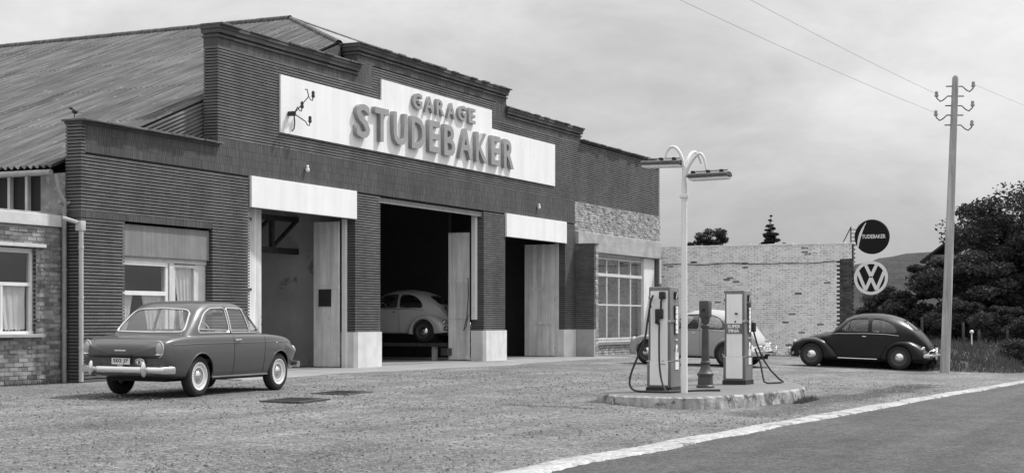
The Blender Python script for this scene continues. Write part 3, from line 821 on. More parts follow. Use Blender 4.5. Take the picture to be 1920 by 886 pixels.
# rubble at the wall foot
mb = MB()
for k in range(60):
    x_, y_ = WX-rnd.uniform(.05,.7), rnd.uniform(-6.6,-3.2); s_ = rnd.uniform(.03,.11); 
    mb.bbox(x_-s_,x_+s_,y_-s_*.8,y_+s_*.8,terr(y_)-.02,terr(y_)+s_*1.1,s_*.3,None)
stuff(mb.build('rubble', M['whitewash']), 'loose pale rubble along the foot of the whitewashed wall')

# ------------------------------------------------------------------ round signs on the wall corner
M['sign_black'] = mat('black_enamel', .010, .6, .05, 4, spec=.2)
M['sign_white'] = mat('white_enamel', .82, .4, .03, 4, coat=.3)
def disc(name, cy, cz, r, th, m_face, label):
    o = empty(name, (WX+.12, cy, cz)); tag(o, label, 'sign', None)
    Mx = Matrix.Rotation(R(-90),4,'Y')
    mb = MB(); mb.lathe([(r*.96,-th/2),(r,-th/2+.02),(r,th/2-.02),(r*.96,th/2)],48,Mx); mb.build('disc', m_face, o, smooth=30)
    return o
d1 = disc('round_sign', -7.52, 3.96, .585, .14, M['sign_black'], 'upper round black sign with white lettering on the wall corner')
FX = -.074
me = fit(text_mesh('TUDEBAKER',.004,.02), .80, .135, on_left(FX,.33,-.06)); me.materials.append(M['sign_white']); link('lettering', me, d1)
mb = MB(); pts = []                                    # long swash S
for k in range(15):
    t = k/14; pts.append((.19+.25*math.sin(math.pi/2*t**.85)+.02*t, .47-.86*t))
Lf = []; Rt = []
for k, (py_, pz_) in enumerate(pts):
    wv = .012+.034*math.sin(math.pi*min(max(k/14,.02),.98)); Lf.append((-py_-wv, pz_)); Rt.append((-py_+wv, pz_))
mb.extr(Lf+Rt[::-1], on_left(FX,0,0), .008); mb.build('lettering', M['sign_white'], d1)
d2 = disc('round_sign', -7.50, 2.57, .57, .12, M['sign_black'], 'lower round sign with white ring and interlocked letters V over W')
mb = MB(); n = 64; r0, r1 = .47, .572; vs = []
for rr, dx in ((r0,-.062),(r1,-.062),(r1,-.085),(r0,-.085)):
    for k in range(n): a = 2*math.pi*k/n; vs.append((dx, rr*math.cos(a), rr*math.sin(a)))
mb.add(vs, [(((q+1)%4)*n+k, ((q+1)%4)*n+(k+1)%n, q*n+(k+1)%n, q*n+k) for q in range(4) for k in range(n)]); mb.build('ring', M['sign_white'], d2)
def stroke(a, b, w_):
    a = Vector(a); b = Vector(b); d = (b-a).normalized(); p = Vector((-d.y,d.x))*w_/2; return [a+p, a-p, b-p, b+p]
mb = MB(); q = .57; dz = [0,.0015,.003,.0045,.006,.0075]
for i,(a,b_) in enumerate((((-.34,.80),(-.005,.10)),((.34,.80),(.005,.10)),((-.80,.42),(-.33,-.72)),((-.33,-.72),(-.0,.0)),((.33,-.72),(.0,.0)),((.80,.42),(.33,-.72)))):
    mb.extr([(p.x*q,p.y*q) for p in stroke(a,b_,.19)], on_left(-.0605,0,0), .016+dz[i])
mb.build('emblem', M['sign_white'], d2)
# rods holding the upper sign, and the arms of the lower one
mb = MB()
for k in range(5): mb.tube([(WX+.12-(WX+.12),.40+.02*k,.26-.13*k),(0,.72,.26-.13*k)],.014,6)
mb.tube([(0,.72,.36),(0,.72,-.62)],.022,6); mb.tube([(0,.72,.34),(0,1.05,-.30)],.018,6); mb.tube([(0,.70,-.3),(.0,1.0,-.62)],.014,6)
mb.build('bracket', M['iron'], d1)
mb = MB(); mb.tube([(0,.5,.2),(0,.70,.2)],.02,6); mb.tube([(0,.5,-.2),(0,.70,-.2)],.02,6); mb.build('bracket', M['iron'], d2)

# ------------------------------------------------------------------ cars
# car frame: x forward, y left, z up, origin on the ground below the middle of the rear axle
def in_poly(x, y, P):
    c = False; n = len(P); j = n-1
    for i in range(n):
        xi, yi = P[i]; xj, yj = P[j]
        if (yi > y) != (yj > y) and x < (xj-xi)*(y-yi)/(yj-yi)+xi: c = not c
        j = i
    return c
def smooth_poly(P, it=2, r=.075):
    Q = []; n = len(P)                              # corners rounded by a fixed reach
    for i in range(n):
        p, a, b = Vector(P[i]), Vector(P[i-1]), Vector(P[(i+1)%n]); da, db = (a-p), (b-p); k = min(r, da.length*.45, db.length*.45)
        s_, e_ = p+da.normalized()*k, p+db.normalized()*k
        for t in (0,.25,.5,.75,1): Q.append(tuple(s_*(1-t)**2+p*2*t*(1-t)+e_*t*t))
    return Q
def smooth_poly_old(P, it=2):
    for _ in range(it):
        Q = []
        for i in range(len(P)):
            a, b = P[i], P[(i+1)%len(P)]; Q += [(a[0]*.8+b[0]*.2, a[1]*.8+b[1]*.2),(a[0]*.2+b[0]*.8, a[1]*.2+b[1]*.8)]
        P = Q
    return P
def dens(P, d=.03, closed=True):
    Q = []
    for i in range(len(P) if closed else len(P)-1):
        a, b = P[i], P[(i+1)%len(P)]; n = max(1,int(math.hypot(b[0]-a[0],b[1]-a[1])/d))
        Q += [(a[0]+(b[0]-a[0])*k/n, a[1]+(b[1]-a[1])*k/n) for k in range(n)]
    if not closed: Q.append(P[-1])
    return Q
class Shell:
    """body surface from rings of points; can be cut, projected on to and traced"""
    def __init__(s): s.bm = bmesh.new()
    def rings(s, rings, close_a=False, close_b=False):
        bm = s.bm; vs = [[bm.verts.new(p) for p in r] for r in rings]; n = len(rings[0])
        for i in range(len(vs)-1):
            for k in range(n):
                try: bm.faces.new((vs[i][k], vs[i][(k+1)%n], vs[i+1][(k+1)%n], vs[i+1][k]))
                except ValueError: pass
        for c, r in ((close_a, vs[0]), (close_b, vs[-1])):
            if c:
                try: bm.faces.new(r)
                except ValueError: pass
        return s
    def done(s):
        bmesh.ops.remove_doubles(s.bm, verts=s.bm.verts, dist=.0004)
        bmesh.ops.recalc_face_normals(s.bm, faces=s.bm.faces)
        s.bm.normal_update(); s.bm.faces.ensure_lookup_table(); s.bvh = BVHTree.FromBMesh(s.bm); return s
    def hit(s, ax, u, v, sgn=1):
        if ax == 'side': o, d = Vector((u, 3*sgn, v)), Vector((0,-sgn,0))
        elif ax == 'end': o, d = Vector((6*sgn, u, v)), Vector((-sgn,0,0))
        else: o, d = Vector((u, v, 4)), Vector((0,0,-1))
        p = s.bvh.ray_cast(o, d)[0]; return p
    def trace(s, ax, P, sgn=1, r=.01, closed=True, mb=None, off=0., n=6):
        pts = [s.hit(ax, u, v, sgn) for u, v in dens(P, .03, closed)]; pts = [p for p in pts if p is not None]
        if off:
            dd = {'side':Vector((0,sgn,0)),'end':Vector((sgn,0,0)),'top':Vector((0,0,1))}[ax]; pts = [p+dd*off for p in pts]
        mb = mb or MB()
        if len(pts) > 2: mb.tube(pts, r, n, closed)
        return mb
    def cut(s, ax, P, sgn, depth=None):
        """take the faces inside the outline out of the shell and return them as a mesh builder"""
        us = [p[0] for p in P]; vs = [p[1] for p in P]; u0,u1,v0,v1 = min(us),max(us),min(vs),max(vs); hit = []
        for f in s.bm.faces:
            c = f.calc_center_median()
            if ax == 'side': u, v, ok = c.x, c.z, c.y*sgn > .25 and f.normal.y*sgn > .1
            else: u, v, ok = c.y, c.z, f.normal.x*sgn > .12
            if ok and u0 < u < u1 and v0 < v < v1 and (depth is None or depth(c)) and in_poly(u, v, P): hit.append(f)
        mb = MB(); idx = {}
        for f in hit:
            fv = []
            for v in f.verts:
                if v not in idx: idx[v] = len(mb.v); mb.v.append(tuple(v.co-v.normal*.008))
                fv.append(idx[v])
            mb.f.append(tuple(fv))
        bmesh.ops.delete(s.bm, geom=hit, context='FACES'); return mb
    def build(s, name, m, parent):
        me = bpy.data.meshes.new(name); s.bm.to_mesh(me); me.materials.append(m)
        me.polygons.foreach_set('use_smooth', [True]*len(me.polygons)); me.set_sharp_from_angle(angle=R(50))
        return link(name, me, parent)
def mirror_ring(half): return list(half)+[(p[0],-p[1],p[2]) for p in reversed(half[1:-1])]
def wheel(parent, x, y, r, wdt, slots=0, cap_r=.12, side=1):
    """tyre with rim and chrome hub cap as its pieces"""
    Mx = Matrix.Translation((x,y,r)) @ Matrix.Rotation(R(-90*side),4,'X')
    h2 = wdt/2
    prof = [(r*.58,-h2*.8),(r*.72,-h2),(r*.9,-h2),(r*.985,-h2*.72),(r,-h2*.3),(r,h2*.3),(r*.985,h2*.72),(r*.9,h2),(r*.72,h2),(r*.58,h2*.8)]
    t = MB().lathe(prof,40,Mx,False).build('wheel', M['rubber'], parent, smooth=60)
    rim = [(r*.60,h2*.78),(r*.67,h2*.92),(r*.675,h2*1.02),(r*.63,h2*1.0),(r*.58,h2*.80),(r*.42,h2*.74),(r*.40,h2*.66),(.001,h2*.6)]
    MB().lathe(rim[::-1],40,Mx,False).build('rim', parent['_rim'] if False else RIM[0], t, smooth=35)
    cp = [(.001,h2*.6+cap_r*.42),(cap_r*.35,h2*.6+cap_r*.40),(cap_r*.7,h2*.6+cap_r*.28),(cap_r*.93,h2*.6+cap_r*.1),(cap_r,h2*.6)]
    MB().lathe(cp,32,Mx).build('hub_cap', M['chrome'], t, smooth=60)
    if slots:
        MB().lathe([(.001,h2*.70),(r*.38,h2*.70),(r*.405,h2*.74),(r*.405,h2*.66)][::-1],32,Mx).build('wheel_disc', M['zinc'], t, smooth=40)
        mb = MB()
        for k in range(slots):
            a = 2*math.pi*k/slots; c, s_ = math.cos(a), math.sin(a)
            q = [(r*.48*c-.003*s_, r*.48*s_+.003*c), (r*.48*c+.003*s_, r*.48*s_-.003*c), (r*.55*c+.0035*s_, r*.55*s_-.0035*c), (r*.55*c-.0035*s_, r*.55*s_+.0035*c)]
            h2_ = h2
            mb.add([Mx @ Vector((u,v,h2*.70)) for u,v in q]+[Mx @ Vector((u,v,h2*.815)) for u,v in q], [(4,5,6,7),(0,1,5,4),(1,2,6,5),(2,3,7,6),(3,0,4,7)])
        mb.build('rim_slots', M['iron'], t)
    return t
RIM = [None]
def seats(parent, xs, m, z=.42, w_=.50, hgt=.95):
    for x, ys in xs:
        for y in ys:
            mb = MB(); mb.bbox(x-.05,x+.45,y-w_/2,y+w_/2,z-.1,z+.08,.05); mb.bbox(-.06,.06,-w_/2,w_/2,0,hgt-z,.05, Matrix.Translation((x-.04,y,z)) @ Matrix.Rotation(R(-10),4,'Y'))
            mb.build('seat', m, parent, smooth=True)

# ---------- three-box saloon
def make_saloon():
    C = empty('car'); RIM[0] = M['wheel_white']
    paint = M['paint_saloon']; AR = .355; WZ = .315
    X = [-.90,-.82,-.6,-.3,0,.6,1.2,2.0,2.4,2.7,2.95,3.08,3.15]
    zt = [.815,.862,.900,.930,.945,.95,.955,.955,.935,.895,.83,.765,.69]
    zs = [.785,.84,.885,.912,.925,.93,.93,.925,.905,.87,.81,.745,.67]
    ws = [.655,.69,.725,.742,.752,.76,.76,.752,.735,.705,.65,.59,.53]
    wm = [.69,.73,.772,.79,.797,.80,.80,.795,.785,.76,.71,.655,.60]
    wb = [.62,.66,.70,.715,.72,.725,.725,.72,.71,.68,.63,.58,.53]
    zb = [.345,.325,.30,.27,.255,.25,.25,.25,.255,.28,.33,.38,.43]
    xq = np.concatenate([np.linspace(-.90,-.5,24), np.linspace(-.48,2.6,150), np.linspace(2.62,3.15,40)])
    A_ = [pchip(X, q, xq) for q in (zt,zs,ws,wm,wb,zb)]
    def ring(i):
        x = xq[i]; zt_,zs_,ws_,wm_,wb_,zb_ = [a[i] for a in A_]; zm = .40*zb_+.60*zs_-.02
        pts = [(0,zb_),(wb_*.88,zb_),(wb_,zb_+.035),((wb_+wm_)/2+.012,zb_+.15),(wm_,zm),(wm_-.002,zm+.07),(ws_+.026,zs_-.062),(ws_+.012,zs_-.02),(ws_-.02,zs_+.008),(ws_-.09,zs_+.012),(ws_*.6,zt_+.006),(0,zt_+.016)]
        s = np.array([0]+list(np.cumsum([math.hypot(pts[k+1][0]-pts[k][0],pts[k+1][1]-pts[k][1]) for k in range(len(pts)-1)])))
        q = np.concatenate([np.linspace(0,s[2],6)[:-1], np.linspace(s[2],s[9],46)[:-1], np.linspace(s[9],s[-1],14)])
        ys = pchip(s,[p[0] for p in pts],q); zz = pchip(s,[p[1] for p in pts],q); ys[0] = 0; ys[-1] = 0
        return [(x,float(a),float(b)) for a,b in zip(ys,zz)]
    sh = Shell(); rings = []
    def capring(base, s_, f):
        zc = .60; out_ = []
        for p in base:
            y, z = p[1]*s_, zc+(p[2]-zc)*s_; out_.append((p[0]+f(s_,y,z), y, z))
        return out_
    def rear(s_,y,z):
        g = 1. if z > .635 else (.18 if z < .60 else .18+.82*(z-.60)/.035)
        return -.075*(1-s_**5)*g
    r0 = ring(0)
    for s_ in (.02,.2,.4,.6,.72,.8,.86,.90,.93,.955,.975,.99): rings.append(mirror_ring(capring(r0,s_,rear)))
    for i in range(len(xq)): rings.append(mirror_ring(ring(i)))
    r1 = ring(len(xq)-1)
    for s_ in (.99,.97,.94,.88,.8,.6,.4,.2,.02): rings.append(mirror_ring(capring(r1,s_,lambda s_,y,z: .055*(1-s_**4))))
    sh.rings(rings, True, True).done()
    # upper storey
    gh = Shell(); rr = []
    lv = [(.905,2.10,-.36,.735,7.5),(.95,2.05,-.315,.722,7.5),(1.05,1.94,-.20,.70,7.5),(1.15,1.835,-.085,.672,7.5),(1.25,1.735,.03,.640,7),(1.33,1.645,.13,.608,6.5),(1.38,1.575,.215,.578,6),(1.415,1.51,.29,.545,5.5),(1.44,1.42,.40,.49,4.5),(1.456,1.27,.57,.38,3.4),(1.468,1.10,.76,.22,2.8),(1.471,.99,.90,.1,2.2),(1.472,.95,.94,.01,2)]
    L5 = list(zip(*lv)); tq = np.concatenate([np.linspace(0,6,56), np.linspace(6.1,12,26)]); it = np.arange(len(lv))
    V_ = [pchip(it, q, tq) for q in L5]; nA = 220
    for z,xf,xr,w_,ne in zip(*V_):
        a_ = (xf-xr)/2; xc = (xf+xr)/2; ring_ = []
        for k in range(nA):
            th = 2*math.pi*k/nA; c, s_ = math.cos(th), math.sin(th)
            ring_.append((xc+a_*math.copysign(abs(c)**(2/ne),c), w_*math.copysign(abs(s_)**(2/ne),s_), float(z)))
        # even spacing along the outline
        P = ring_+[ring_[0]]; d = [0]
        for k in range(nA): d.append(d[-1]+math.dist(P[k],P[k+1]))
        tq2 = np.linspace(0,d[-1],nA+1)[:-1]
        rr.append(list(zip(np.interp(tq2,d,[p[0] for p in P]).tolist(), np.interp(tq2,d,[p[1] for p in P]).tolist(), [float(z)]*nA)))
    gh.rings(rr, False, True).done()
    frames = MB(); glass = []
    side = [smooth_poly([(1.80,.975),(1.51,1.345),(.965,1.36),(.945,.975)],2,.035), smooth_poly([(.895,.975),(.905,1.36),(.48,1.35),(.28,1.27),(.05,1.05),(.03,.975)],2,.08)]
    rw = smooth_poly([(-.60,.985),(-.575,1.10),(-.50,1.285),(-.42,1.325),(0,1.345),(.42,1.325),(.50,1.285),(.575,1.10),(.60,.985),(0,.975)],2)
    fw = smooth_poly([(-.62,1.0),(-.50,1.30),(0,1.34),(.50,1.30),(.62,1.0),(0,.985)],2)
    seam = MB()
    for sg in (1,-1):
        for P in side: gh.trace('side', P, sg, .012, True, frames, 0)
        gh.trace('side', [(1.50,.985),(1.42,1.34)], sg, .011, False, frames)
    gh.trace('end', rw, -1, .015, True, frames); gh.trace('end', fw, 1, .015, True, frames)
    for sg in (1,-1):
        for P in side: glass.append(gh.cut('side', P, sg))
    glass.append(gh.cut('end', rw, -1)); glass.append(gh.cut('end', fw, 1))
    for sg in (1,-1):
        sh.trace('side', [(.925,.93),(.925,.32)], sg, .004, False, seam); sh.trace('side', [(1.90,.93),(1.86,.6),(1.86,.32)], sg, .004, False, seam)
        gh.trace('side', [(.925,.95),(.94,1.40)], sg, .004, False, seam)
    for k in (-1,1): sh.trace('top', [(-.86,.56*k),(-.42,.60*k)], 1, .004, False, seam)
    trim = MB(); ridge = MB(); archs = []
    for sg in (1,-1):
        sh.trace('side', [(.37,.292),(2.05,.292)], sg, .017, False, trim)
        sh.trace('side', [(-.70,.80),(.0,.815),(2.2,.815),(2.75,.80)], sg, .007, False, ridge, .001)
        for xc in (0,2.4):
            P = [(xc+AR*math.cos(R(a)), WZ+AR*math.sin(R(a))) for a in range(-14,195,6)]
            archs.append(sh.trace('side', P, sg, .011, False, None, -.004))
    # wheel openings
    dl = [f for f in sh.bm.faces if abs(f.calc_center_median().y) > .5 and any(math.hypot(f.calc_center_median().x-xc, f.calc_center_median().z-WZ) < AR-.004 for xc in (0,2.4))]
    bmesh.ops.delete(sh.bm, geom=dl, context='FACES')
    body = sh.build('body', paint, C); cab = gh.build('cabin', paint, C)
    for i, g_ in enumerate(glass): g_.build('window', M['car_glass'], cab, smooth=True)
    frames.build('window_frame', M['chrome'], cab, smooth=True); seam.build('panel_gap', M['black'], body)
    trim.build('sill_trim', M['chrome'], body, smooth=True); ridge.build('crease', paint, body, smooth=True); [a_.build('arch_lip', paint, body, smooth=True) for a_ in archs]
    # wells and floor
    mb = MB(); mb.box(-.55,3.0,-.50,.50,.24,.86); mb.box(.42,1.98,-.70,.70,.24,.50); mb.box(-.3,.42,-.55,.55,.5,.9); mb.box(2.0,2.9,-.56,.56,.5,.88); mb.build('floor_pan', M['black'], C)
    for x in (0,2.4):
        for sg in (1,-1): wheel(C, x, sg*.675, WZ, .155, 26 if True else 0, .085, sg)
    # bumpers
    def bumper(xe, sgn, z, name='bumper'):
        pts = []
        for k in range(25):
            t = -1+2*k/24; y = .79*t; pts.append((xe-sgn*.16*abs(t)**3.2-sgn*(.13 if abs(t) > .98 else 0), y, z))
        mb = MB(); b0 = len(mb.v); n = 12; vs = []
        for p in pts:
            for k in range(n):
                a = 2*math.pi*k/n; vs.append((p[0]+.028*math.cos(a), p[1], p[2]+.052*math.sin(a)))
        mb.add(vs, [(i*n+k,i*n+(k+1)%n,(i+1)*n+(k+1)%n,(i+1)*n+k) for i in range(24) for k in range(n)]+[tuple(range(n-1,-1,-1)),tuple(24*n+k for k in range(n))])
        o = mb.build(name, M['chrome'], C, smooth=True)
        for y in (-.46,.46):
            mb = MB(); mb.ell((xe+sgn*.025,y,z+.015),.055,.045,.12); mb.build('overrider', M['chrome'], o, smooth=True)
        return o
    bumper(-1.02,-1,.425); bumper(3.26,1,.425)
    # tail lamps: tall chrome bezel, lens
    for sg in (1,-1):
        o = MB().ell((-.885,sg*.635,.735),.075,.062,.115,16,12).build('tail_lamp', M['lens'], C, smooth=True)
        P = [(-.885+.078*math.cos(R(a))*0-.02, sg*.635+.066*math.cos(R(a)), .735+.12*math.sin(R(a))) for a in range(0,360,15)]
        MB().tube(P,.010,6,True).build('bezel', M['chrome'], o, smooth=True)
        MB().ell((-.93,sg*.635,.655),.05,.062,.02).build('bezel', M['chrome'], o, smooth=True)
        o = MB().ell((3.13,sg*.56,.655),.05,.09,.09).build('head_lamp', M['lens'], C, smooth=True)
    # rear details
    p = MB().box(-.965,-.955,-.16,.16,.505,.60).build('number_plate', M['plate'], C)
    me = fit(text_mesh('502 J7',.002,.01), .26, .065, Matrix.Translation((-.968,.13,.52)) @ Matrix(((0,0,-1,0),(-1,0,0,0),(0,1,0,0),(0,0,0,1)))); me.materials.append(M['black']); link('lettering', me, p)
    ov = MB().ell((-.955,-.33,.545),.008,.085,.055,20,10).build('oval_badge', M['plate'], C, smooth=True)
    mb = MB(); P = [(-.9635,-.33+.066*math.cos(R(a)),.545+.041*math.sin(R(a))) for a in range(0,360,15)]; mb.tube(P,.005,5,True); mb.build('badge_ring', M['black'], ov)
    me = fit(text_mesh('B',.002,.01), .036, .048, Matrix.Translation((-.966,-.312,.521)) @ Matrix(((0,0,-1,0),(-1,0,0,0),(0,1,0,0),(0,0,0,1)))); me.materials.append(M['black']); link('lettering', me, ov)
    MB().bbox(-.985,-.955,-.10,.10,.695,.722,.008).build('lid_emblem', M['chrome'], C)
    MB().bbox(-.99,-.95,-.20,.20,.615,.64,.008).build('lid_handle', M['black'], C)
    MB().bbox(-.985,-.955,-.05,.05,.472,.492,.006).build('lamp', M['chrome'], C)
    for sg in (1,-1):
        mb = MB(); h0 = sh.bvh.ray_cast(Vector((1.02,2*sg,.855)),Vector((0,-sg,0)))[0]; yb = abs(h0.y) if h0 else .77
        mb.tube([(.97,sg*(yb+.0),.855),(.985,sg*(yb+.03),.857),(1.09,sg*(yb+.03),.86),(1.11,sg*yb,.858)],.011,6); mb.build('door_handle', M['chrome'], C, smooth=True)
        o = MB().ell((2.28,sg*.775,.80),.03,.012,.016).build('indicator', M['chrome'], C, smooth=True)
    seats(C, ((1.05,(.33,-.33)),), M['seat'], .45,.52,1.0)
    mb = MB(); mb.bbox(.18,.62,-.62,.62,.42,.58,.05); mb.bbox(-.06,.06,-.62,.62,0,.5,.05, Matrix.Translation((.16,0,.5)) @ Matrix.Rotation(R(-14),4,'Y')); mb.build('seat', M['seat'], C, smooth=True)
    MB().bbox(-.28,.10,-.60,.60,.93,.955,.01).build('parcel_shelf', M['seat'], C)
    mb = MB(); mb.tube([(1.66+.05*math.sin(R(a)),.33+.19*math.cos(R(a)),.93+.18*math.sin(R(a))) for a in range(0,360,15)],.011,6,True); mb.tube([(1.66,.33,.93),(1.95,.33,.8)],.02,6); mb.build('steering_wheel', M['plate'], C)
    MB().tube([(1.70,.0,1.27),(1.72,0,1.32)],.008,6).bbox(1.68,1.70,-.10,.10,1.235,1.285,.01).build('mirror', M['black'], C)
    return C

# ---------- rounded two-door with separate wings
BT_X = [-.79,-.765,-.70,-.58,-.40,-.15,.15,.45,.80,1.10,1.35,1.52,1.72,1.93,2.17,2.45,2.68,2.82,2.90,2.935]
BT_Z = [.47,.575,.72,.885,1.07,1.265,1.40,1.472,1.50,1.487,1.435,1.365,1.18,.995,.945,.875,.785,.69,.575,.49]
def make_beetle():
    C = empty('car'); RIM[0] = M['wheel_grey']; paint = M['paint_a']; AR = .355; WZ = .325
    bx = BT_X; wbt = [.20,.26,.325,.395,.47,.555,.625,.665,.69,.69,.68,.672,.655,.63,.565,.465,.375,.30,.215,.16]
    xq = np.concatenate([np.linspace(-.79,-.62,16), np.linspace(-.6,2.0,150), np.linspace(2.02,2.935,56)])
    zt = pchip(bx, BT_Z, xq); wb = pchip(bx, wbt, xq)
    def ring(i):
        x = xq[i]; t = zt[i]; w_ = wb[i]
        zbelt = min(.93, t*.80); zb = min(.27+max(0,(x-2.2))*.22+max(0,-x-.2)*.28, t-.1)
        cab = 1/(1+math.exp(-(t-1.15)*14)); ne = 2.2+.95*cab; mm = 2.0
        half = [(x,0,zb)]
        for k in range(1,7): half.append((x, (w_*.93)*k/6, zb))
        for k in range(1,24):
            s_ = k/23; z = zb+(zbelt-zb)*s_; half.append((x, w_*(.93+.07*math.sin(s_*math.pi/2)), z))
        for k in range(1,40):
            th = (k/39)*math.pi/2; s_ = math.sin(th)**(1.0)
            y = w_*max(0,(1-s_**ne))**(1/mm); half.append((x, y, zbelt+(t-zbelt)*s_))
        half[-1] = (x,0,float(t)); return [(float(a),float(b),float(c)) for a,b,c in half]
    sh = Shell(); rings = []
    def cp(base, s_, dx): 
        zc = .40; return [(p[0]+dx*(1-s_**3), p[1]*s_, zc+(p[2]-zc)*s_) for p in base]
    r0 = ring(0); r1 = ring(len(xq)-1)
    for s_ in (.02,.3,.6,.85,.95): rings.append(mirror_ring(cp(r0,s_,-.012)))
    for i in range(len(xq)): rings.append(mirror_ring(ring(i)))
    for s_ in (.95,.85,.6,.3,.02): rings.append(mirror_ring(cp(r1,s_,.012)))
    sh.rings(rings, True, True).done()
    side = [smooth_poly([(1.635,.985),(1.43,1.27),(1.33,1.325),(1.22,1.345),(.865,1.36),(.845,.985)],2), smooth_poly([(.765,.985),(.775,1.36),(.52,1.345),(.30,1.275),(.14,1.15),(.085,1.045),(.12,.985)],2)]
    fw = smooth_poly([(-.50,1.035),(-.42,1.30),(0,1.345),(.42,1.30),(.50,1.035),(0,1.025)],2)
    rw = smooth_poly([(-.36,1.10),(-.32,1.285),(-.24,1.32),(.24,1.32),(.32,1.285),(.36,1.10),(.28,1.075),(-.28,1.075)],2)
    frames = MB(); seam = MB(); trim = MB(); glass = []
    for sg in (1,-1):
        for P in side: sh.trace('side', P, sg, .011, True, frames)
        sh.trace('side', [(1.40,.985),(1.36,1.31)], sg, .010, False, frames)
        sh.trace('side', [(.805,.30),(.80,.95),(.815,1.38)], sg, .004, False, seam); sh.trace('side', [(1.70,.30),(1.70,.93)], sg, .004, False, seam)
        sh.trace('side', [(.05,.915),(.4,.945),(.9,.948),(1.7,.925),(2.2,.845),(2.4,.79)], sg, .008, False, trim, .003)
    sh.trace('end', fw, 1, .013, True, frames); sh.trace('end', rw, -1, .012, True, frames)
    lid = smooth_poly([(-.34,.60),(-.36,.80),(-.28,1.0),(0,1.035),(.28,1.0),(.36,.80),(.34,.60),(0,.585)],2)
    sh.trace('end', lid, -1, .005, True, seam)
    for k in range(7):                                  # cooling slots below the rear window
        pass
    hood = [(2.88,.05),(2.80,.22),(2.55,.36),(2.2,.47),(1.97,.50)]
    for sg in (1,-1): sh.trace('top', [(a,b*sg) for a,b in hood], 1, .005, False, seam)
    for sg in (1,-1):
        for P in side: glass.append(sh.cut('side', P, sg))
    glass.append(sh.cut('end', fw, 1, lambda c: c.x > 1.2)); glass.append(sh.cut('end', rw, -1, lambda c: c.x < .6))
    body = sh.build('body', paint, C)
    for g_ in glass: g_.build('window', M['car_glass'], body, smooth=True)
    frames.build('window_frame', M['trim_frame'], body, smooth=True); seam.build('panel_gap', M['black'], body); trim.build('belt_trim', M['chrome'], body, smooth=True)
    # wings
    def wing(crest, cx_, sg, a0, a1, ymax, yin):
        n = 44; cr = np.array(crest); d = np.concatenate([[0],np.cumsum(np.hypot(*np.diff(cr,axis=0).T))])/1.; d /= d[-1]; tq = np.linspace(0,1,n)
        px_, pz_ = pchip(d,cr[:,0],tq), pchip(d,cr[:,1],tq); vs = []; m = 16
        for i in range(n):
            a = R(a0+(a1-a0)*tq[i]); lx, lz = cx_+AR*math.cos(a), WZ+AR*math.sin(a)
            lz = max(lz, .235); cx2, cz2 = px_[i], pz_[i]
            e_ = math.sin(math.pi*min(max(tq[i],.0),1))**.35 if 0 < tq[i] < 1 else 0
            ky = ymax-.055*(1-e_)
            key = [(0,ky-.018),(.18,ky-.004),(.42,ky),(.66,ky-.028),(.86,ky-.095),(.97,ky-.20),(1.03,ky-.32),(1.06,yin)]
            u = np.linspace(0,len(key)-1,m); fs = pchip(range(len(key)),[k[0] for k in key],u); ys = pchip(range(len(key)),[k[1] for k in key],u)
            for f_, y_ in zip(fs,ys):
                vs.append((lx+(cx2-lx)*f_, sg*y_, lz+(cz2-lz)*f_))
        mb = MB(); fs = [(i*m+k,i*m+k+1,(i+1)*m+k+1,(i+1)*m+k) for i in range(n-1) for k in range(m-1)]
        if sg < 0: fs = [f[::-1] for f in fs]
        mb.add(vs, fs); o = mb.build('wing', paint, C, smooth=True)
        MB().tube([vs[i*m] for i in range(n)],.010,6).build('arch_lip', paint, o, smooth=True)
        return o
    for sg in (1,-1):
        wing([(3.035,.26),(3.045,.38),(3.02,.50),(2.95,.62),(2.82,.715),(2.62,.785),(2.40,.80),(2.17,.765),(1.96,.675),(1.80,.53),(1.68,.38),(1.61,.26)], 2.4, sg, -12, 196, .765, .28)
        wing([(.60,.26),(.53,.38),(.42,.55),(.24,.705),(.0,.79),(-.22,.785),(-.44,.70),(-.62,.56),(-.745,.41),(-.79,.30)], 0, sg, -16, 190, .775, .24)
        # running board
        MB().bbox(.56,1.66,min(sg*.58,sg*.755),max(sg*.58,sg*.755),.235,.275,.012).build('running_board', M['black'], C)
        MB().tube([(.58,sg*.758,.268),(1.65,sg*.758,.268)],.014,6).build('sill_trim', M['chrome'], C)
        # lamps
        o = MB().ell((2.90,sg*.545,.62),.075,.098,.105,18,12,Matrix.Rotation(R(18),4,'Y')).build('head_lamp', M['lens'], C, smooth=True)
        P = [(2.925-.04*math.sin(R(a)), sg*.545+.1*math.cos(R(a)), .625+.105*math.sin(R(a))) for a in range(0,360,15)]; MB().tube(P,.013,6,True).build('bezel', M['chrome'], o, smooth=True)
        o = MB().ell((-.60,sg*.60,.565),.05,.052,.082,14,10,Matrix.Rotation(R(-35),4,'Y')).build('tail_lamp', M['lens'], C, smooth=True)
        MB().ell((-.585,sg*.60,.563),.05,.062,.094,14,10,Matrix.Rotation(R(-35),4,'Y')).build('bezel', M['chrome'], o, smooth=True)
        mb = MB(); mb.tube([(.89,sg*.705,.865),(.90,sg*.735,.866),(1.0,sg*.735,.868),(1.01,sg*.70,.868)],.010,6); mb.build('door_handle', M['chrome'], C, smooth=True)
    for x in (0,2.4):
        for sg in (1,-1): wheel(C, x, sg*.655, WZ, .145, 0, .135, sg)
    mb = MB(); mb.box(-.62,2.72,-.50,.50,.20,.45); mb.box(.40,2.0,-.62,.62,.22,.45); mb.tube([(0,-.6,.325),(0,.6,.325)],.06,8); mb.tube([(2.4,-.6,.325),(2.4,.6,.325)],.05,8); mb.build('floor_pan', M['black'], C)
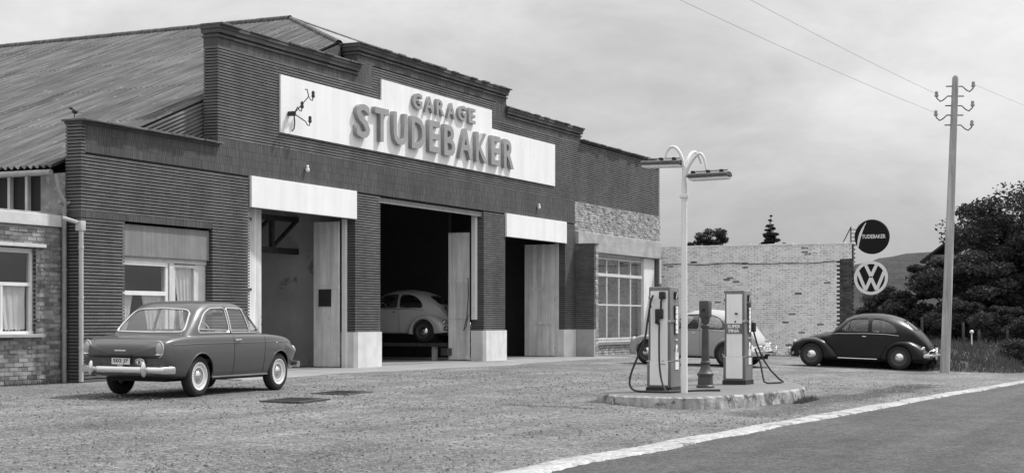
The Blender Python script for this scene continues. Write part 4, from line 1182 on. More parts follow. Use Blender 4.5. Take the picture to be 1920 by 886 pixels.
    def bumper(xe, sgn, z):
        pts = [(xe-sgn*.22*abs(-1+2*k/24)**2.4, .765*(-1+2*k/24), z) for k in range(25)]; n = 10; vs = []
        for p in pts:
            for k in range(n): a = 2*math.pi*k/n; vs.append((p[0]+.024*math.cos(a), p[1], p[2]+.05*math.sin(a)))
        o = MB().add(vs, [(i*n+k,i*n+(k+1)%n,(i+1)*n+(k+1)%n,(i+1)*n+k) for i in range(24) for k in range(n)]+[tuple(range(n-1,-1,-1)),tuple(24*n+k for k in range(n))]).build('bumper', M['chrome'], C, smooth=True)
        for y in (-.36,.36):
            MB().ell((xe+sgn*.015,y,z+.02),.045,.035,.12).build('overrider', M['chrome'], o, smooth=True)
            if sgn < 0: MB().tube([(xe,y,z+.1),(xe-sgn*.01,y*1.25,z+.16),(xe-sgn*.10,y*1.75,z+.13),(xe-sgn*.16,y*1.95,z+.02)],.014,6).build('bumper_bow', M['chrome'], o, smooth=True)
        if sgn < 0: MB().tube([(xe,-.36,z+.13),(xe+sgn*.005,0,z+.14),(xe,.36,z+.13)],.014,6).build('bumper_bow', M['chrome'], o, smooth=True)
    bumper(-.90,-1,.40); bumper(3.11,1,.36)
    MB().bbox(-.84,-.80,-.09,.09,.66,.72,.015).build('plate_lamp', paint, C)
    p = MB().box(-.855,-.845,-.15,.15,.52,.62).build('number_plate', M['plate'], C)
    seats(C, ((1.02,(.30,-.30)),), M['seat'], .45,.48,1.02)
    mb = MB(); mb.bbox(.16,.55,-.52,.52,.42,.56,.05); mb.bbox(-.06,.06,-.50,.50,0,.5,.05, Matrix.Translation((.16,0,.5)) @ Matrix.Rotation(R(-14),4,'Y')); mb.build('seat', M['seat'], C, smooth=True)
    mb = MB(); mb.tube([(1.50+.06*math.sin(R(a)),.30+.19*math.cos(R(a)),.95+.18*math.sin(R(a))) for a in range(0,360,15)],.011,6,True); mb.tube([(1.50,.30,.95),(1.8,.30,.8)],.02,6); mb.build('steering_wheel', M['plate'], C)
    return C
M['paint_saloon'] = mat('grey_car_paint', .068, .34, .0, coat=.5, spec=.5)
M['paint_a'] = mat('dark_car_paint', .006, .36, .0, coat=.2, spec=.4)
M['paint_b'] = mat('pale_car_paint', .40, .32, .0, coat=.5, spec=.5)
M['paint_c'] = mat('workshop_car_paint', .50, .35, .0, coat=.4, spec=.5)
M['wheel_white'] = mat('pale_wheel_paint', .72, .35, 0)
M['wheel_grey'] = mat('wheel_paint', .06, .4, 0)
M['trim_frame'] = mat('window_rubber', .03, .5, 0)
def repaint(o, a, b):
    for c in [o]+list(o.children_recursive):
        if c.type == 'MESH':
            for sl in c.material_slots:
                if sl.material is a: sl.link = 'OBJECT'; sl.material = b
def park(o, x, y, ang, z=None, label=None):
    """x, y: middle of the rear axle; ang: heading from +x; tilts with the ground"""
    d = Vector((math.cos(R(ang)),math.sin(R(ang)),0)); l = Vector((-d.y,d.x,0)); p = Vector((x,y,0)); f_ = p+d*2.4
    if z is None:
        za, zf = terr(p.y), terr(f_.y); pitch = math.atan2(zf-za,2.4); roll = math.atan2(terr((p+d*1.2+l*.6).y)-terr((p+d*1.2-l*.6).y),1.2)
        o.matrix_world = Matrix.Translation((x,y,za+.004)) @ Matrix.Rotation(R(ang),4,'Z') @ Matrix.Rotation(-pitch,4,'Y') @ Matrix.Rotation(roll,4,'X')
    else: o.matrix_world = Matrix.Translation((x,y,z)) @ Matrix.Rotation(R(ang),4,'Z')
    if label: tag(o, label, 'car', 'parked cars')
sal = make_saloon()
park(sal, -2.56, -3.72, 4.0, label='grey two-door saloon with chrome bumper parked at the curtained window')
bt = make_beetle()
b2 = copy_tree(bt); b3 = copy_tree(bt)
park(bt, 20.9, -10.52, 89, label='dark rounded two-door car parked beside the telegraph pole')
repaint(b2, M['paint_a'], M['paint_b']); park(b2, 17.9, -6.75, 80, label='pale grey rounded two-door car parked behind the fuel pumps')
repaint(b3, M['paint_a'], M['paint_c']); park(b3, 17.0, 1.88, 90, .50, label='pale rounded car with raised engine lid inside the middle doorway')
b3['group'] = 'cars'; 
# raised engine lid and engine bay of the car on the ramp
mb = MB(); vs = []; n = 10
for i in range(n+1):
    t = i/n
    for k in range(n+1):
        s_ = -1+2*k/n; hw = .36*(1-.35*t**2.2) if True else .36
        vs.append((-.34-.50*t-.05*math.sin(math.pi*t), hw*s_, 1.03+.10*t-.07*s_*s_+.06*math.sin(math.pi*t)))
mb.add(vs,[(i*(n+1)+k,i*(n+1)+k+1,(i+1)*(n+1)+k+1,(i+1)*(n+1)+k) for i in range(n) for k in range(n)]); lidm = mb.build('engine_lid', M['paint_c'], b3, smooth=True)
mb = MB(); mb.add([(-.455,-.30,1.0),(-.455,.30,1.0),(-.80,.30,.58),(-.80,-.30,.58),(-.50,-.30,.98),(-.50,.30,.98)],[(0,1,2,3)]); mb.ell((-.70,0,.74),.10,.28,.12); mb.build('engine_bay', M['black'], b3)
# ramp under it
rp = empty('car_ramp', (17.0,3.15,.02)); tag(rp, 'low metal car ramp on short posts inside the middle doorway', 'ramp')
for x in (-.66,.66): MB().bbox(x-.2,x+.2,-2.0,1.9,.38,.48,.01).build('track', M['iron'], rp)
for x in (-.66,.66):
    for y in (-1.6,1.5): MB().box(x-.06,x+.06,y-.06,y+.06,-.01,.38).build('post', M['frame_paint'], rp)
MB().bbox(-1.15,-.55,-2.25,-2.05,.14,.34,.01).build('cross_beam', M['iron'], rp)

# ------------------------------------------------------------------ pump island
ITOP = -.04
top_poly = [(1.15,-9.55),(.62,-10.1),(.42,-10.72),(.52,-11.2),(.9,-11.5),(1.74,-11.80),(2.9,-11.97),(3.99,-12.05),(4.6,-12.0),(6.2,-11.5),(7.2,-10.9),(7.3,-10.2),(6.8,-9.6),(5.5,-9.35),(2.3,-9.3)]
def spline(P, k=6):
    n = len(P); Q = []
    for i in range(n):
        p0,p1,p2,p3 = [Vector(P[(i+j-1)%n]) for j in range(4)]
        for q in range(k):
            t = q/k; Q.append(.5*((2*p1)+(p2-p0)*t+(2*p0-5*p1+4*p2-p3)*t*t+(3*p1-p0-3*p2+p3)*t**3))
    return [(v.x,v.y) for v in Q]
Pt = spline(top_poly); cxx = sum(p[0] for p in Pt)/len(Pt); cyy = sum(p[1] for p in Pt)/len(Pt)
def grow(P, d):
    Q = []; n = len(P)
    for i in range(n):
        t = Vector(P[(i+1)%n])-Vector(P[i-1]); nn = Vector((t.y,-t.x)).normalized()
        if nn.dot(Vector((P[i][0]-cxx,P[i][1]-cyy))) < 0: nn = -nn
        Q.append((P[i][0]+nn.x*d,P[i][1]+nn.y*d))
    return Q
mb = MB(); n = len(Pt); lv = []
for d, zf in ((-.12,lambda p: ITOP),(-.03,lambda p: ITOP-.004),(0,lambda p: ITOP-.03),(.012,lambda p: (ITOP+terr(p[1]))/2),(.03,lambda p: terr(p[1])-.03)):
    lv.append([(p[0]+rnd.uniform(-.008,.008)*(d >= 0),p[1]+rnd.uniform(-.008,.008)*(d >= 0),zf(p)+rnd.uniform(-.006,.006)*(d >= 0)) for p in grow(Pt,d)])
vs = [p for l in lv for p in l]
sgn_ = 1
mb.add(vs, [tuple(range(n))]+[(a*n+i,(a+1)*n+i,(a+1)*n+(i+1)%n,a*n+(i+1)%n) for a in range(len(lv)-1) for i in range(n)])
M['island'] = mat('island_concrete', .20, .85, .2, 1.8, bump=.004, bscale=30, patch=(1.6,.60,.10), speck=(60,.1))
bmi = mb.build('island_tmp', M['island']); bm = bmesh.new(); bm.from_mesh(bmi.data); bmesh.ops.recalc_face_normals(bm, faces=bm.faces); bm.to_mesh(bmi.data); bm.free()
# top and kerb are two parts of one thing
I = empty('pump_island'); tag(I, 'raised concrete island carrying the fuel pumps', 'island')
me_all = bmi.data; bpy.data.objects.remove(bmi)
def part_faces(name, m, keep):
    bm = bmesh.new(); bm.from_mesh(me_all); bm.faces.ensure_lookup_table(); bmesh.ops.delete(bm, geom=[f for f in bm.faces if not keep(f)], context='FACES')
    me = bpy.data.meshes.new(name); bm.to_mesh(me); bm.free(); me.materials.append(m); return link(name, me, I)
M['kerb'] = mat('chipped_kerb', .36, .9, .28, 3, bump=.014, bscale=22, patch=(3.4,.55,.10), streak=((6,6,.9),.45))
M['island_top'] = mat('island_top', .15, .55, .15, 1.4, bump=.002, bscale=40, patch=(1.1,.6,.09))
part_faces('island_top', M['island_top'], lambda f: f.normal.z > .93); part_faces('kerb', M['kerb'], lambda f: f.normal.z <= .93)

# ------------------------------------------------------------------ fuel pumps
def tapered(x0,x1,y0,y1,z0,z1,t,b=.02):
    """chamfered box narrowing to the top by t on each side"""
    bm = bmesh.new(); bmesh.ops.create_cube(bm, size=1)
    for v in bm.verts:
        k = t if v.co.z > 0 else 0
        v.co = Vector(((x0+x1)/2+v.co.x*(x1-x0-2*k),(y0+y1)/2+v.co.y*(y1-y0-2*k),z0 if v.co.z < 0 else z1))
    bmesh.ops.bevel(bm, geom=bm.edges[:], offset=b, segments=3, profile=.6, affect='EDGES'); bm.verts.index_update()
    mb = MB(); mb.add([v.co.copy() for v in bm.verts],[[v.index for v in f.verts] for f in bm.faces]); bm.free(); return mb
def pump(x, y, label, super_):
    P = empty('fuel_pump', (x,y,ITOP)); tag(P, label, 'fuel pump', 'fuel pumps on the island')
    wx, wy, H = .50, .44, 1.70                      # along x, along y
    MB().box(.0,wx,.0,wy,-.01,.075).build('base', M['black_iron'], P)
    tapered(.012,wx-.012,.012,wy-.012,.075,.50,.004,.012).build('lower_case', M['pump_grey'], P, smooth=35)
    tapered(.026,wx-.026,.026,wy-.026,.50,H,.012,.022).build('upper_case', M['pump_grey'], P, smooth=35)
    # white front facing the arriving cars (-x)
    MB().bbox(.004,.03,.065,wy-.065,.11,.498,.006).build('front_panel', M['pump_white'], P)
    MB().bbox(.012,.045,.075,wy-.075,.505,H-.07,.006).build('front_panel', M['pump_white'], P)
    # waist band and mid band
    MB().box(.008,wx-.008,.008,wy-.008,.492,.508).build('band', M['chrome'], P)
    MB().box(.018,wx-.015,.015,.07,1.13,1.16).build('band', M['chrome'], P); MB().box(.016,.09,wy-.04,wy-.014,1.13,1.16).build('band', M['chrome'], P)
    # street side (-y): sight glass, badge, notices, small window at the top
    f = .022
    MB().bbox(0.220,0.360,f-.012,f+.02,.93,1.40,.006).build('sight_frame', M['black_iron'], P)
    MB().box(0.235,0.345,f-.016,f+.01,.945,1.385).build('sight_glass', M['pump_white'], P)
    mb = MB()
    for k in range(5): mb.box(0.240,0.280,f-.019,f-.0155,1.0+k*.085,1.012+k*.085)
    mb.build('scale_mark', M['black'], P)
    MB().bbox(0.230,0.350,f-.010,f+.02,1.50,1.62,.005).build('dial', M['black'], P)
    MB().add([(.25,f-.013,1.51),(.28,f-.013,1.51),(.33,f-.013,1.61),(.30,f-.013,1.61)],[(0,1,2,3)]).build('dial_hand', M['pump_white'], P)
    MB().ell((0.295,f-.008,.66),.058,.012,.105,20,10).build('badge', M['pump_white'], P, smooth=True)
    MB().ell((0.295,f-.012,.67),.030,.012,.055,16,8).build('badge_mark', M['pump_grey'], P, smooth=True)
    MB().box(0.230,0.370,f-.012,f+.01,.515,.64).build('notice', M['plate'], P); MB().box(.21,.37,.004,.02,.36,.485).build('notice', M['plate'], P)
    MB().box(0.260,0.340,f-.009,f+.01,.83,.85).build('name_strip', M['plate'], P)
    if super_:
        MB().box(.002,.03,.06,wy-.06,.92,1.10).build('name_panel', M['pump_grey'], P)
        for s_, z0 in (('SUPER',1.02),('FINA',.94)):
            me = fit(text_mesh(s_,.002,.035), .24 if s_ == 'SUPER' else .20, .06, on_left(.0,(.34 if s_ == 'SUPER' else .32),z0)); me.materials.append(M['pump_white']); link('lettering', me, P)
        MB().tube([(.03,.18,1.28),(-.05,.18,1.28),(-.06,.14,1.275)],.016,6).build('handle', M['black_iron'], P)
        MB().ell((.02,.2,1.135),.02,.02,.02).build('lock', M['black_iron'], P)
        MB().bbox(.21,.37,f-.014,f+.01,1.41,1.48,.006).build('meter_window', M['black_iron'], P)
        mb = MB(); mb.tube([(.47,.0,.98),(.52,-.06,.72),(.60,-.13,.48),(.72,-.25,.25),(.86,-.38,.08),(.92,-.44,.03),(.80,-.42,.022),(.55,-.34,.022),(.42,-.28,.022),(.40,-.22,.05),(.46,-.18,.16),(.54,-.12,.36),(.56,-.06,.5),(.52,-.02,.64)],.017,8)
        h_ = mb.build('hose', M['hose'], P, smooth=True)
        MB().bbox(.40,.50,-.05,.02,.95,1.12,.015).build('nozzle', M['black_iron'], P)
    else:
        mb = MB(); mb.bbox(-.05,.03,.14,.27,1.18,1.34,.02); mb.bbox(-.045,.0,.20,.27,1.10,1.2,.015); mb.tube([(-.03,.17,1.32),(-.05,.16,1.45),(-.03,.15,1.58)],.018,8); mb.bbox(-.055,.02,.10,.20,1.5,1.62,.015)
        mb.tube([(-.02,.25,1.22),(-.07,.25,1.12),(-.05,.18,1.08)],.012,6)
        mb.build('nozzle', M['black_iron'], P, smooth=40)
        MB().tube([(-.03,.32,1.52),(-.07,.36,1.54),(-.03,.33,1.36)],.014,6).build('handle', M['chrome'], P)
        pts = [(-.04,.30,1.56),(-.07,.33,1.45),(-.08,.38,1.15),(-.08,.43,.85),(-.10,.55,.55),(-.12,.64,.32),(-.16,.66,.16),(-.22,.6,.06),(-.28,.48,.022),(-.33,.30,.02),(-.33,.1,.02),(-.25,-.06,.02),(-.1,-.12,.02),(.15,-.16,.02),(.35,-.24,.02),(.55,-.42,.02),(.62,-.62,.02)]
        pts2 = [(-.05,.19,1.12),(-.06,.19,.9),(-.07,.185,.6),(-.09,.17,.4),(-.14,.12,.2),(-.22,.04,.06),(-.26,-.02,.022),(-.2,-.06,.03)]
        def smooth_path(P_, k=5):
            P_ = [Vector(p) for p in P_]; Q = []
            for i in range(len(P_)-1):
                p0,p1,p2,p3 = P_[max(i-1,0)],P_[i],P_[i+1],P_[min(i+2,len(P_)-1)]
                for q in range(k):
                    t = q/k; Q.append(.5*((2*p1)+(p2-p0)*t+(2*p0-5*p1+4*p2-p3)*t*t+(3*p1-p0-3*p2+p3)*t**3))
            return Q+[P_[-1]]
        MB().tube(smooth_path(pts),.018,8).build('hose', M['hose'], P, smooth=True); MB().tube(smooth_path(pts2),.016,8).build('hose', M['hose'], P, smooth=True)
        MB().box(.0,.004,.10,.22,.445,.452).build('badge_mark', M['black'], P)
    return P
pump(1.80,-10.55,'left fuel pump with nozzle and hose hung on its white front', False)
pump(5.15,-10.78,'right fuel pump with SUPER FINA panel on its white front', True)

# air and water stand
Q = empty('air_stand', (3.72,-10.49,ITOP)); tag(Q, 'dark cast iron air stand with flared foot and box head between the pumps', 'air stand')
MB().lathe([(.155,0),(.155,.03),(.135,.05),(.125,.20),(.145,.22),(.145,.245),(.12,.26),(.085,.33),(.07,.40),(.085,.42),(.085,.44),(.07,.46),(.064,.9),(.056,1.02),(.07,1.04),(.07,1.07),(.05,1.09),(.04,1.12)],24).build('column', M['pump_dark'] if 'pump_dark' in M else M.setdefault('pump_dark', mat('dark_enamel', .075, .5, .2, 6)), Q, smooth=35)
mb = MB(); mb.bbox(-.10,.10,-.09,.09,1.20,1.50,.035); mb.lathe([(.045,1.08),(.07,1.14),(.085,1.21)],16); mb.build('head', M['pump_dark'], Q, smooth=40)
MB().bbox(-.107,-.095,-.03,.03,1.30,1.36,.003).build('gauge', M['black_iron'], Q)

# ------------------------------------------------------------------ lamp post with curved arms
LP = empty('lamp_post', (1.67,-10.81,ITOP)); tag(LP, 'slender white lamp post with curved arms and two trough lamps', 'lamp post')
MB().tube([(0,0,0),(0,0,1.2),(0,0,3.15),(0,0,3.62)],[.055,.052,.046,.032],14).lathe([(.055,3.1),(.075,3.11),(.075,3.15),(.05,3.16)],14).build('post', M['white_paint'], LP, smooth=40)
def arc(P_, k=6):
    P_ = [Vector(p) for p in P_]; Q = []
    for i in range(len(P_)-1):
        p0,p1,p2,p3 = P_[max(i-1,0)],P_[i],P_[i+1],P_[min(i+2,len(P_)-1)]
        for q in range(k):
            t = q/k; Q.append(.5*((2*p1)+(p2-p0)*t+(2*p0-5*p1+4*p2-p3)*t*t+(3*p1-p0-3*p2+p3)*t**3))
    return Q+[P_[-1]]
for pts in ([(0,0,3.5),(0,.03,3.72),(0,.11,3.88),(0,.20,3.93),(0,.28,3.88),(0,.33,3.74)],
            [(0,0,3.4),(0,-.06,3.58),(0,-.17,3.74),(0,-.26,3.80),(0,-.33,3.72),(0,-.37,3.54)],
            [(0,0,3.5),(.06,-.03,3.70),(.18,-.06,3.83),(.34,-.08,3.86),(.46,-.10,3.78),(.52,-.11,3.70)]):
    q_ = arc(pts); MB().tube(q_,[.030-.012*i/(len(q_)-1) for i in range(len(q_))],8).build('arm', M['white_paint'], LP, smooth=True)
def trough(yc, z, tilt):
    o = MB(); Mx = Matrix.Translation((0,yc,z)) @ Matrix.Rotation(R(tilt),4,'X') @ Matrix.Rotation(R(90),4,'Z')
    Lh = .33; prof = [(-.14,-.03),(-.13,.01),(-.06,.04),(.06,.04),(.13,.01),(.14,-.03)]
    vs = [Mx @ Vector((s_*Lh,a,b)) for s_ in (-1,1) for a,b in prof]; n = len(prof)
    o.add(vs,[(i,i+1,n+i+1,n+i) for i in range(n-1)]+[tuple(range(n)),tuple(range(2*n-1,n-1,-1))])
    q = o.build('trough', M['iron'], LP)
    MB().bbox(-Lh+.015,Lh-.015,-.12,.12,-.075,-.028,.02,Mx).build('diffuser', M['white_paint'], q, smooth=40)
    for x_ in (-.20,.02,.27): MB().bbox(x_-.03,x_+.03,-.035,.035,.041,.085,.01,Mx).build('clamp', M['black_iron'], q)
    MB().tube([Mx @ Vector((-.3,0,.07)), Mx @ Vector((.31,0,.07))],.012,6).build('conduit', M['zinc'], q)
trough(.37,3.68,1); trough(-.42,3.45,-1)

# ------------------------------------------------------------------ telegraph pole and wires
TP = empty('telegraph_pole', (19.9,-11.76,terr(-11.76)-.25)); tag(TP, 'tall weathered wooden telegraph pole with hooked insulators', 'pole')
lean = Vector((.13,-.26,0)); Hp = 8.0
def onp(z): return lean*(z/Hp)+Vector((0,0,z))
MB().tube([onp(z) for z in (0,2,4,6,7.6,8.0,8.06)],[.13,.122,.11,.096,.086,.082,.045],16).build('pole', M['wood'], TP, smooth=50)
side_v = Vector((.427,-.904,0)); hooks = []
for k,(s_,z) in enumerate(((1,7.78),(-1,7.52),(1,7.27),(-1,7.02),(1,6.76))):
    b_ = onp(z); e0 = b_+side_v*s_*.30
    mb = MB(); mb.tube([b_-side_v*s_*.24, b_+side_v*s_*.19, e0+Vector((0,0,-.10)), e0+side_v*s_*.08+Vector((0,0,-.14)), e0+side_v*s_*.17+Vector((0,0,-.06)), e0+side_v*s_*.18+Vector((0,0,.02))],.017,6)
    h_ = mb.build('hook', M['iron'], TP, smooth=True)
    MB().lathe([(.02,-.03),(.052,-.01),(.055,.04),(.03,.06),(.048,.08),(.04,.12),(.012,.14)],12,Matrix.Translation(e0+side_v*s_*.18)).build('insulator', M['porcelain'], h_, smooth=True)
    hooks.append(Vector(TP.location)+e0+side_v*s_*.18+Vector((0,0,.06)))
def wire(a, b, sag, name, label):
    a, b = Vector(a), Vector(b); n = 40; pts = [a.lerp(b,i/n)-Vector((0,0,sag*4*(i/n)*(1-i/n))) for i in range(n+1)]
    tag(MB().tube(pts,.004,5).build(name, M['wire'], smooth=True), label, 'wire')
M['wire'] = mat('wire', .34, .6, 0)
wire(hooks[1], (-24,-6.5,9.6), .5, 'overhead_wire', 'upper overhead wire crossing the sky to the telegraph pole')
wire(hooks[3], (-24,-5.0,9.4), .5, 'overhead_wire', 'lower overhead wire crossing the sky to the telegraph pole')
wire(hooks[0], (70,-24,7.0), .5, 'overhead_wire', 'overhead wire leaving the pole towards the trees')

# ------------------------------------------------------------------ iron covers in the gravel
for i,(x0,y0,lab) in enumerate(((-2.35,-6.1,'dark iron inspection cover nearest the camera on the gravel'),(-.2,-5.6,'dark iron inspection cover nearer the doorways on the gravel'))):
    z = terr(y0); o = MB().bbox(-.5,.5,-.30,.30,-.03,.012,.006).build('inspection_cover', M['cover'] if 'cover' in M else M.setdefault('cover', mat('iron_cover', .055, .7, .25, 4, bump=.004, bscale=40))); o.location = (x0,y0,z+.004); o.rotation_euler = (R(.8),0,R(8))
    mb = MB(); mb.box(-.53,.53,-.33,-.303,-.03,.010); mb.box(-.53,.53,.303,.33,-.03,.010); mb.box(-.53,-.503,-.303,.303,-.03,.010); mb.box(.503,.53,-.303,.303,-.03,.010); mb.build('frame', M['cover'], o)
    for k in range(7): MB().box(-.42+k*.13,-.39+k*.13,-.26,.26,.012,.018).build('rib', M['cover'], o)
    tag(o, lab, 'cover', 'covers in the gravel')

# ------------------------------------------------------------------ vegetation
M['bark'] = mat('bark', .06, .95, .3, 4, bump=.01, bscale=20)
def leaf_mat(name, v):
    m = mat(name, v, .65, .0, island=.55, spec=.25); bs = m.node_tree.nodes['Principled BSDF']
    nt = m.node_tree; tr = nt.nodes.new('ShaderNodeBsdfTranslucent'); tr.inputs[0].default_value = (v*1.2,)*3+(1,); ad = nt.nodes.new('ShaderNodeMixShader'); ad.inputs[0].default_value = .3
    out_ = [n for n in nt.nodes if n.type == 'OUTPUT_MATERIAL'][0]
    nt.links.new(bs.outputs[0], ad.inputs[1]); nt.links.new(tr.outputs[0], ad.inputs[2]); nt.links.new(ad.outputs[0], out_.inputs[0])
    return m
M['leaf_dark'] = leaf_mat('dark_leaves', .040); M['leaf_mid'] = leaf_mat('mid_leaves', .055); M['grass'] = leaf_mat('grass_blades', .085)
def leaves(g, centres, radii, per, size, flat=.6):
    """leaf quads scattered around clump centres"""
    n = len(centres)*per; c = np.repeat(np.array(centres),per,0); r = np.repeat(np.array(radii),per)
    d = g.normal(size=(n,3)); d /= np.linalg.norm(d,axis=1)[:,None]; rad = g.random(n)**.45
    P = c+d*(r*rad)[:,None]*np.array([1,1,flat])
    a = g.normal(size=(n,3)); a[:,2] *= .6; a /= np.linalg.norm(a,axis=1)[:,None]; b = np.cross(a,g.normal(size=(n,3))); b /= np.linalg.norm(b,axis=1)[:,None]
    s = size*(.6+.8*g.random(n))[:,None]
    V = np.stack([P-a*s, P-b*s*.5, P+a*s, P+b*s*.5],1).reshape(-1,3); F = np.arange(4*n).reshape(-1,4)
    return V, F
def mesh_np(name, V, F, m):
    me = bpy.data.meshes.new(name); me.from_pydata(V.tolist(),[],F.tolist()); me.materials.append(m); return me
def tree(loc, H, Rx, label, seed, clumps=46, per=150, size=.11, zlo=.25, m='leaf_dark', group=None, flat=.55, lean=0, name='tree', cat='tree', clump_r=.24, cone=False):
    g = np.random.default_rng(seed); T_ = empty(name, loc); tag(T_, label, cat, group)
    cs = []; rs = []
    while len(cs) < clumps:
        p = g.uniform(-1,1,3)
        if np.linalg.norm(p) > 1: continue
        if np.linalg.norm(p) < .35: continue
        zz = zlo+(1-zlo)*(p[2]+1)/2; k = 1.0
        if cone: k = max(.08,1.05-(zz-zlo)/(1-zlo)); p[:2] *= k/max(.3,math.sqrt(max(.05,1-p[2]**2)))*.8
        cs.append((p[0]*Rx+lean*(zz),p[1]*Rx,zz*H)); rs.append(Rx*clump_r*(.6+.8*g.random())*(k if cone else 1))
    V, F = leaves(g, cs, rs, int(per*2.4), size*.58, flat); ok = V[:,2].reshape(-1,4).min(1) > .02; F = F[ok]
    link('crown', mesh_np('crown', V, F, M[m]), T_)
    mb = MB(); tr = [Vector((lean*t*t*.5+.06*math.sin(t*5+seed), .06*math.cos(t*4+seed), t*H*.82)) for t in np.linspace(0,1,9)]
    r0 = .028*H+.03
    mb.tube(tr,[r0*(1-.85*t) for t in np.linspace(0,1,9)],8)
    for c in cs[::2]:
        t = min(.95,max(.15,c[2]/H*.75)); i = int(t*8); a = tr[i]; e = Vector(c); md = a.lerp(e,.5)+Vector((0,0,.06*H))
        mb.tube([a,md,e],[r0*.34*(1-.6*t),r0*.2,r0*.05],5)
    mb.build('trunk', M['bark'], T_, smooth=True); return T_
gz = -.2
tree((43.2,-11.2,gz), 6.5, 3.9, 'largest dark leafy tree at the right edge beyond the pole', 11, 120, 210, .14, .12, flat=.5)
tree((47.5,-13.2,gz), 6.0, 3.4, 'dark tree standing behind the largest tree at the right edge', 12, 90, 190, .14, .05, flat=.55)
tree((38.8,-9.0,gz), 3.9, 2.2, 'low spreading dark tree just left of the telegraph pole', 13, 80, 190, .11, .12, flat=.45)
tree((40.5,-11.2,gz), 3.2, 2.2, 'dense low tree behind the pole under the largest tree', 14, 80, 190, .11, .0, flat=.55)
tree((38.6,-6.3,gz), 2.7, 1.2, 'round bush below the lower round sign', 15, 60, 160, .08, .0, 'leaf_mid', name='bush', cat='bush')
tree((37.6,-7.3,gz), 2.2, 1.2, 'bushy shrub above the roof of the dark parked car', 16, 60, 160, .08, .0, 'leaf_dark', name='bush', cat='bush')
tree((36.4,-9.4,gz), 2.1, 1.4, 'low hedge bush behind the tail of the dark parked car', 17, 60, 160, .08, .0, 'leaf_dark', name='bush', cat='bush')
tree((34.6,-11.4,gz), 1.9, 1.3, 'low bush on the bank right of the telegraph pole', 18, 60, 160, .07, .0, 'leaf_dark', name='bush', cat='bush')
tree((54.9,6.0,0), 5.9, 1.25, 'round treetop showing above the whitewashed wall by the lamp post', 21, 70, 150, .10, .5, flat=.7)
tree((61.1,4.6,0), 6.9, 1.15, 'pointed treetop showing above the middle of the whitewashed wall', 22, 70, 130, .09, .5, flat=.35, cone=True, clump_r=.45)
tree((61.3,3.75,0), 5.75, .5, 'small twig top just right of the pointed treetop above the wall', 23, 12, 70, .07, .7)
# hillside wood in the distance
def hill():
    mb = MB(); nx, ny = 90, 34; g = random.Random(5); vs = []
    for j in range(ny):
        for i in range(nx):
            u, v = i/(nx-1), j/(ny-1)
            x = 420+v*260; y = 330-u*560
            ridge = pchip([330,210,150,110,86,70,40,-10,-80,-230],[1,1,1,1,1,1,1,1,1,1],[0])[0] if False else None
            hgt = float(np.interp(-y, [-330,-160,-110,-92,-80,-66,-40,10,80,230], [13,17,21,26.5,27,24,18.5,14,12,14]))
            z = hgt*math.sin(min(1,v*1.9)*math.pi/2)**.8 if v < .55 else hgt*math.cos((v-.55)*1.6)
            vs.append((x+g.uniform(-2,2), y+g.uniform(-2,2), z-1+g.uniform(-.5,.6)))
    mb.add(vs,[(j*nx+i,j*nx+i+1,(j+1)*nx+i+1,(j+1)*nx+i)[::-1] for j in range(ny-1) for i in range(nx-1)])
    return mb.build('hill', mat('wooded_hill', .046, .95, .35, .12, detail=9, bump=2.5, bscale=.35), smooth=True)
struct(hill(), 'distant wooded hill')
# house roofs among the trees
H1 = empty('house', (66.5,-5.6,0)); tag(H1, 'house gable with dark roof half hidden behind the largest tree', 'house')
MB().prism([(-3,-2.2),(3,-2.2),(3,2.0),(-3,2.0)],0,4.7).build('wall', M['shutter'], H1)
mb = MB(); mb.add([(-3.4,2.5,4.35),(-3.4,-.2,6.4),(-3.4,-2.8,4.35),(3.4,2.5,4.35),(3.4,-.2,6.4),(3.4,-2.8,4.35),(-3.4,2.5,4.25),(-3.4,-.2,6.25),(-3.4,-2.8,4.25),(3.4,2.5,4.25),(3.4,-.2,6.25),(3.4,-2.8,4.25)],[(0,1,4,3),(1,2,5,4),(9,10,7,6),(10,11,8,7),(0,6,7,1),(1,7,8,2),(3,4,10,9),(4,5,11,10),(0,3,9,6),(2,8,11,5)]); mb.build('roof', mat('dark_tiles', .04, .8, .2, 3), H1)
H2 = empty('shed', (54.0,-3.9,0)); tag(H2, 'low shed with sloping grey roof among the bushes', 'shed')
MB().prism([(-1,-1.8),(1.5,-1.8),(1.5,1.5),(-1,1.5)],-.2,1.2).build('wall', M['dark_in'], H2)
mb = MB(); mb.add([(-1.3,1.7,1.42),(-1.3,-2.0,2.75),(1.8,-2.0,2.75),(1.8,1.7,1.42),(-1.3,1.7,1.34),(-1.3,-2.0,2.67),(1.8,-2.0,2.67),(1.8,1.7,1.34)],[(3,2,1,0),(4,5,6,7),(0,1,5,4),(1,2,6,5),(2,3,7,6),(3,0,4,7)]); mb.build('roof', mat('shed_roof', .085, .8, .2, 3), H2)
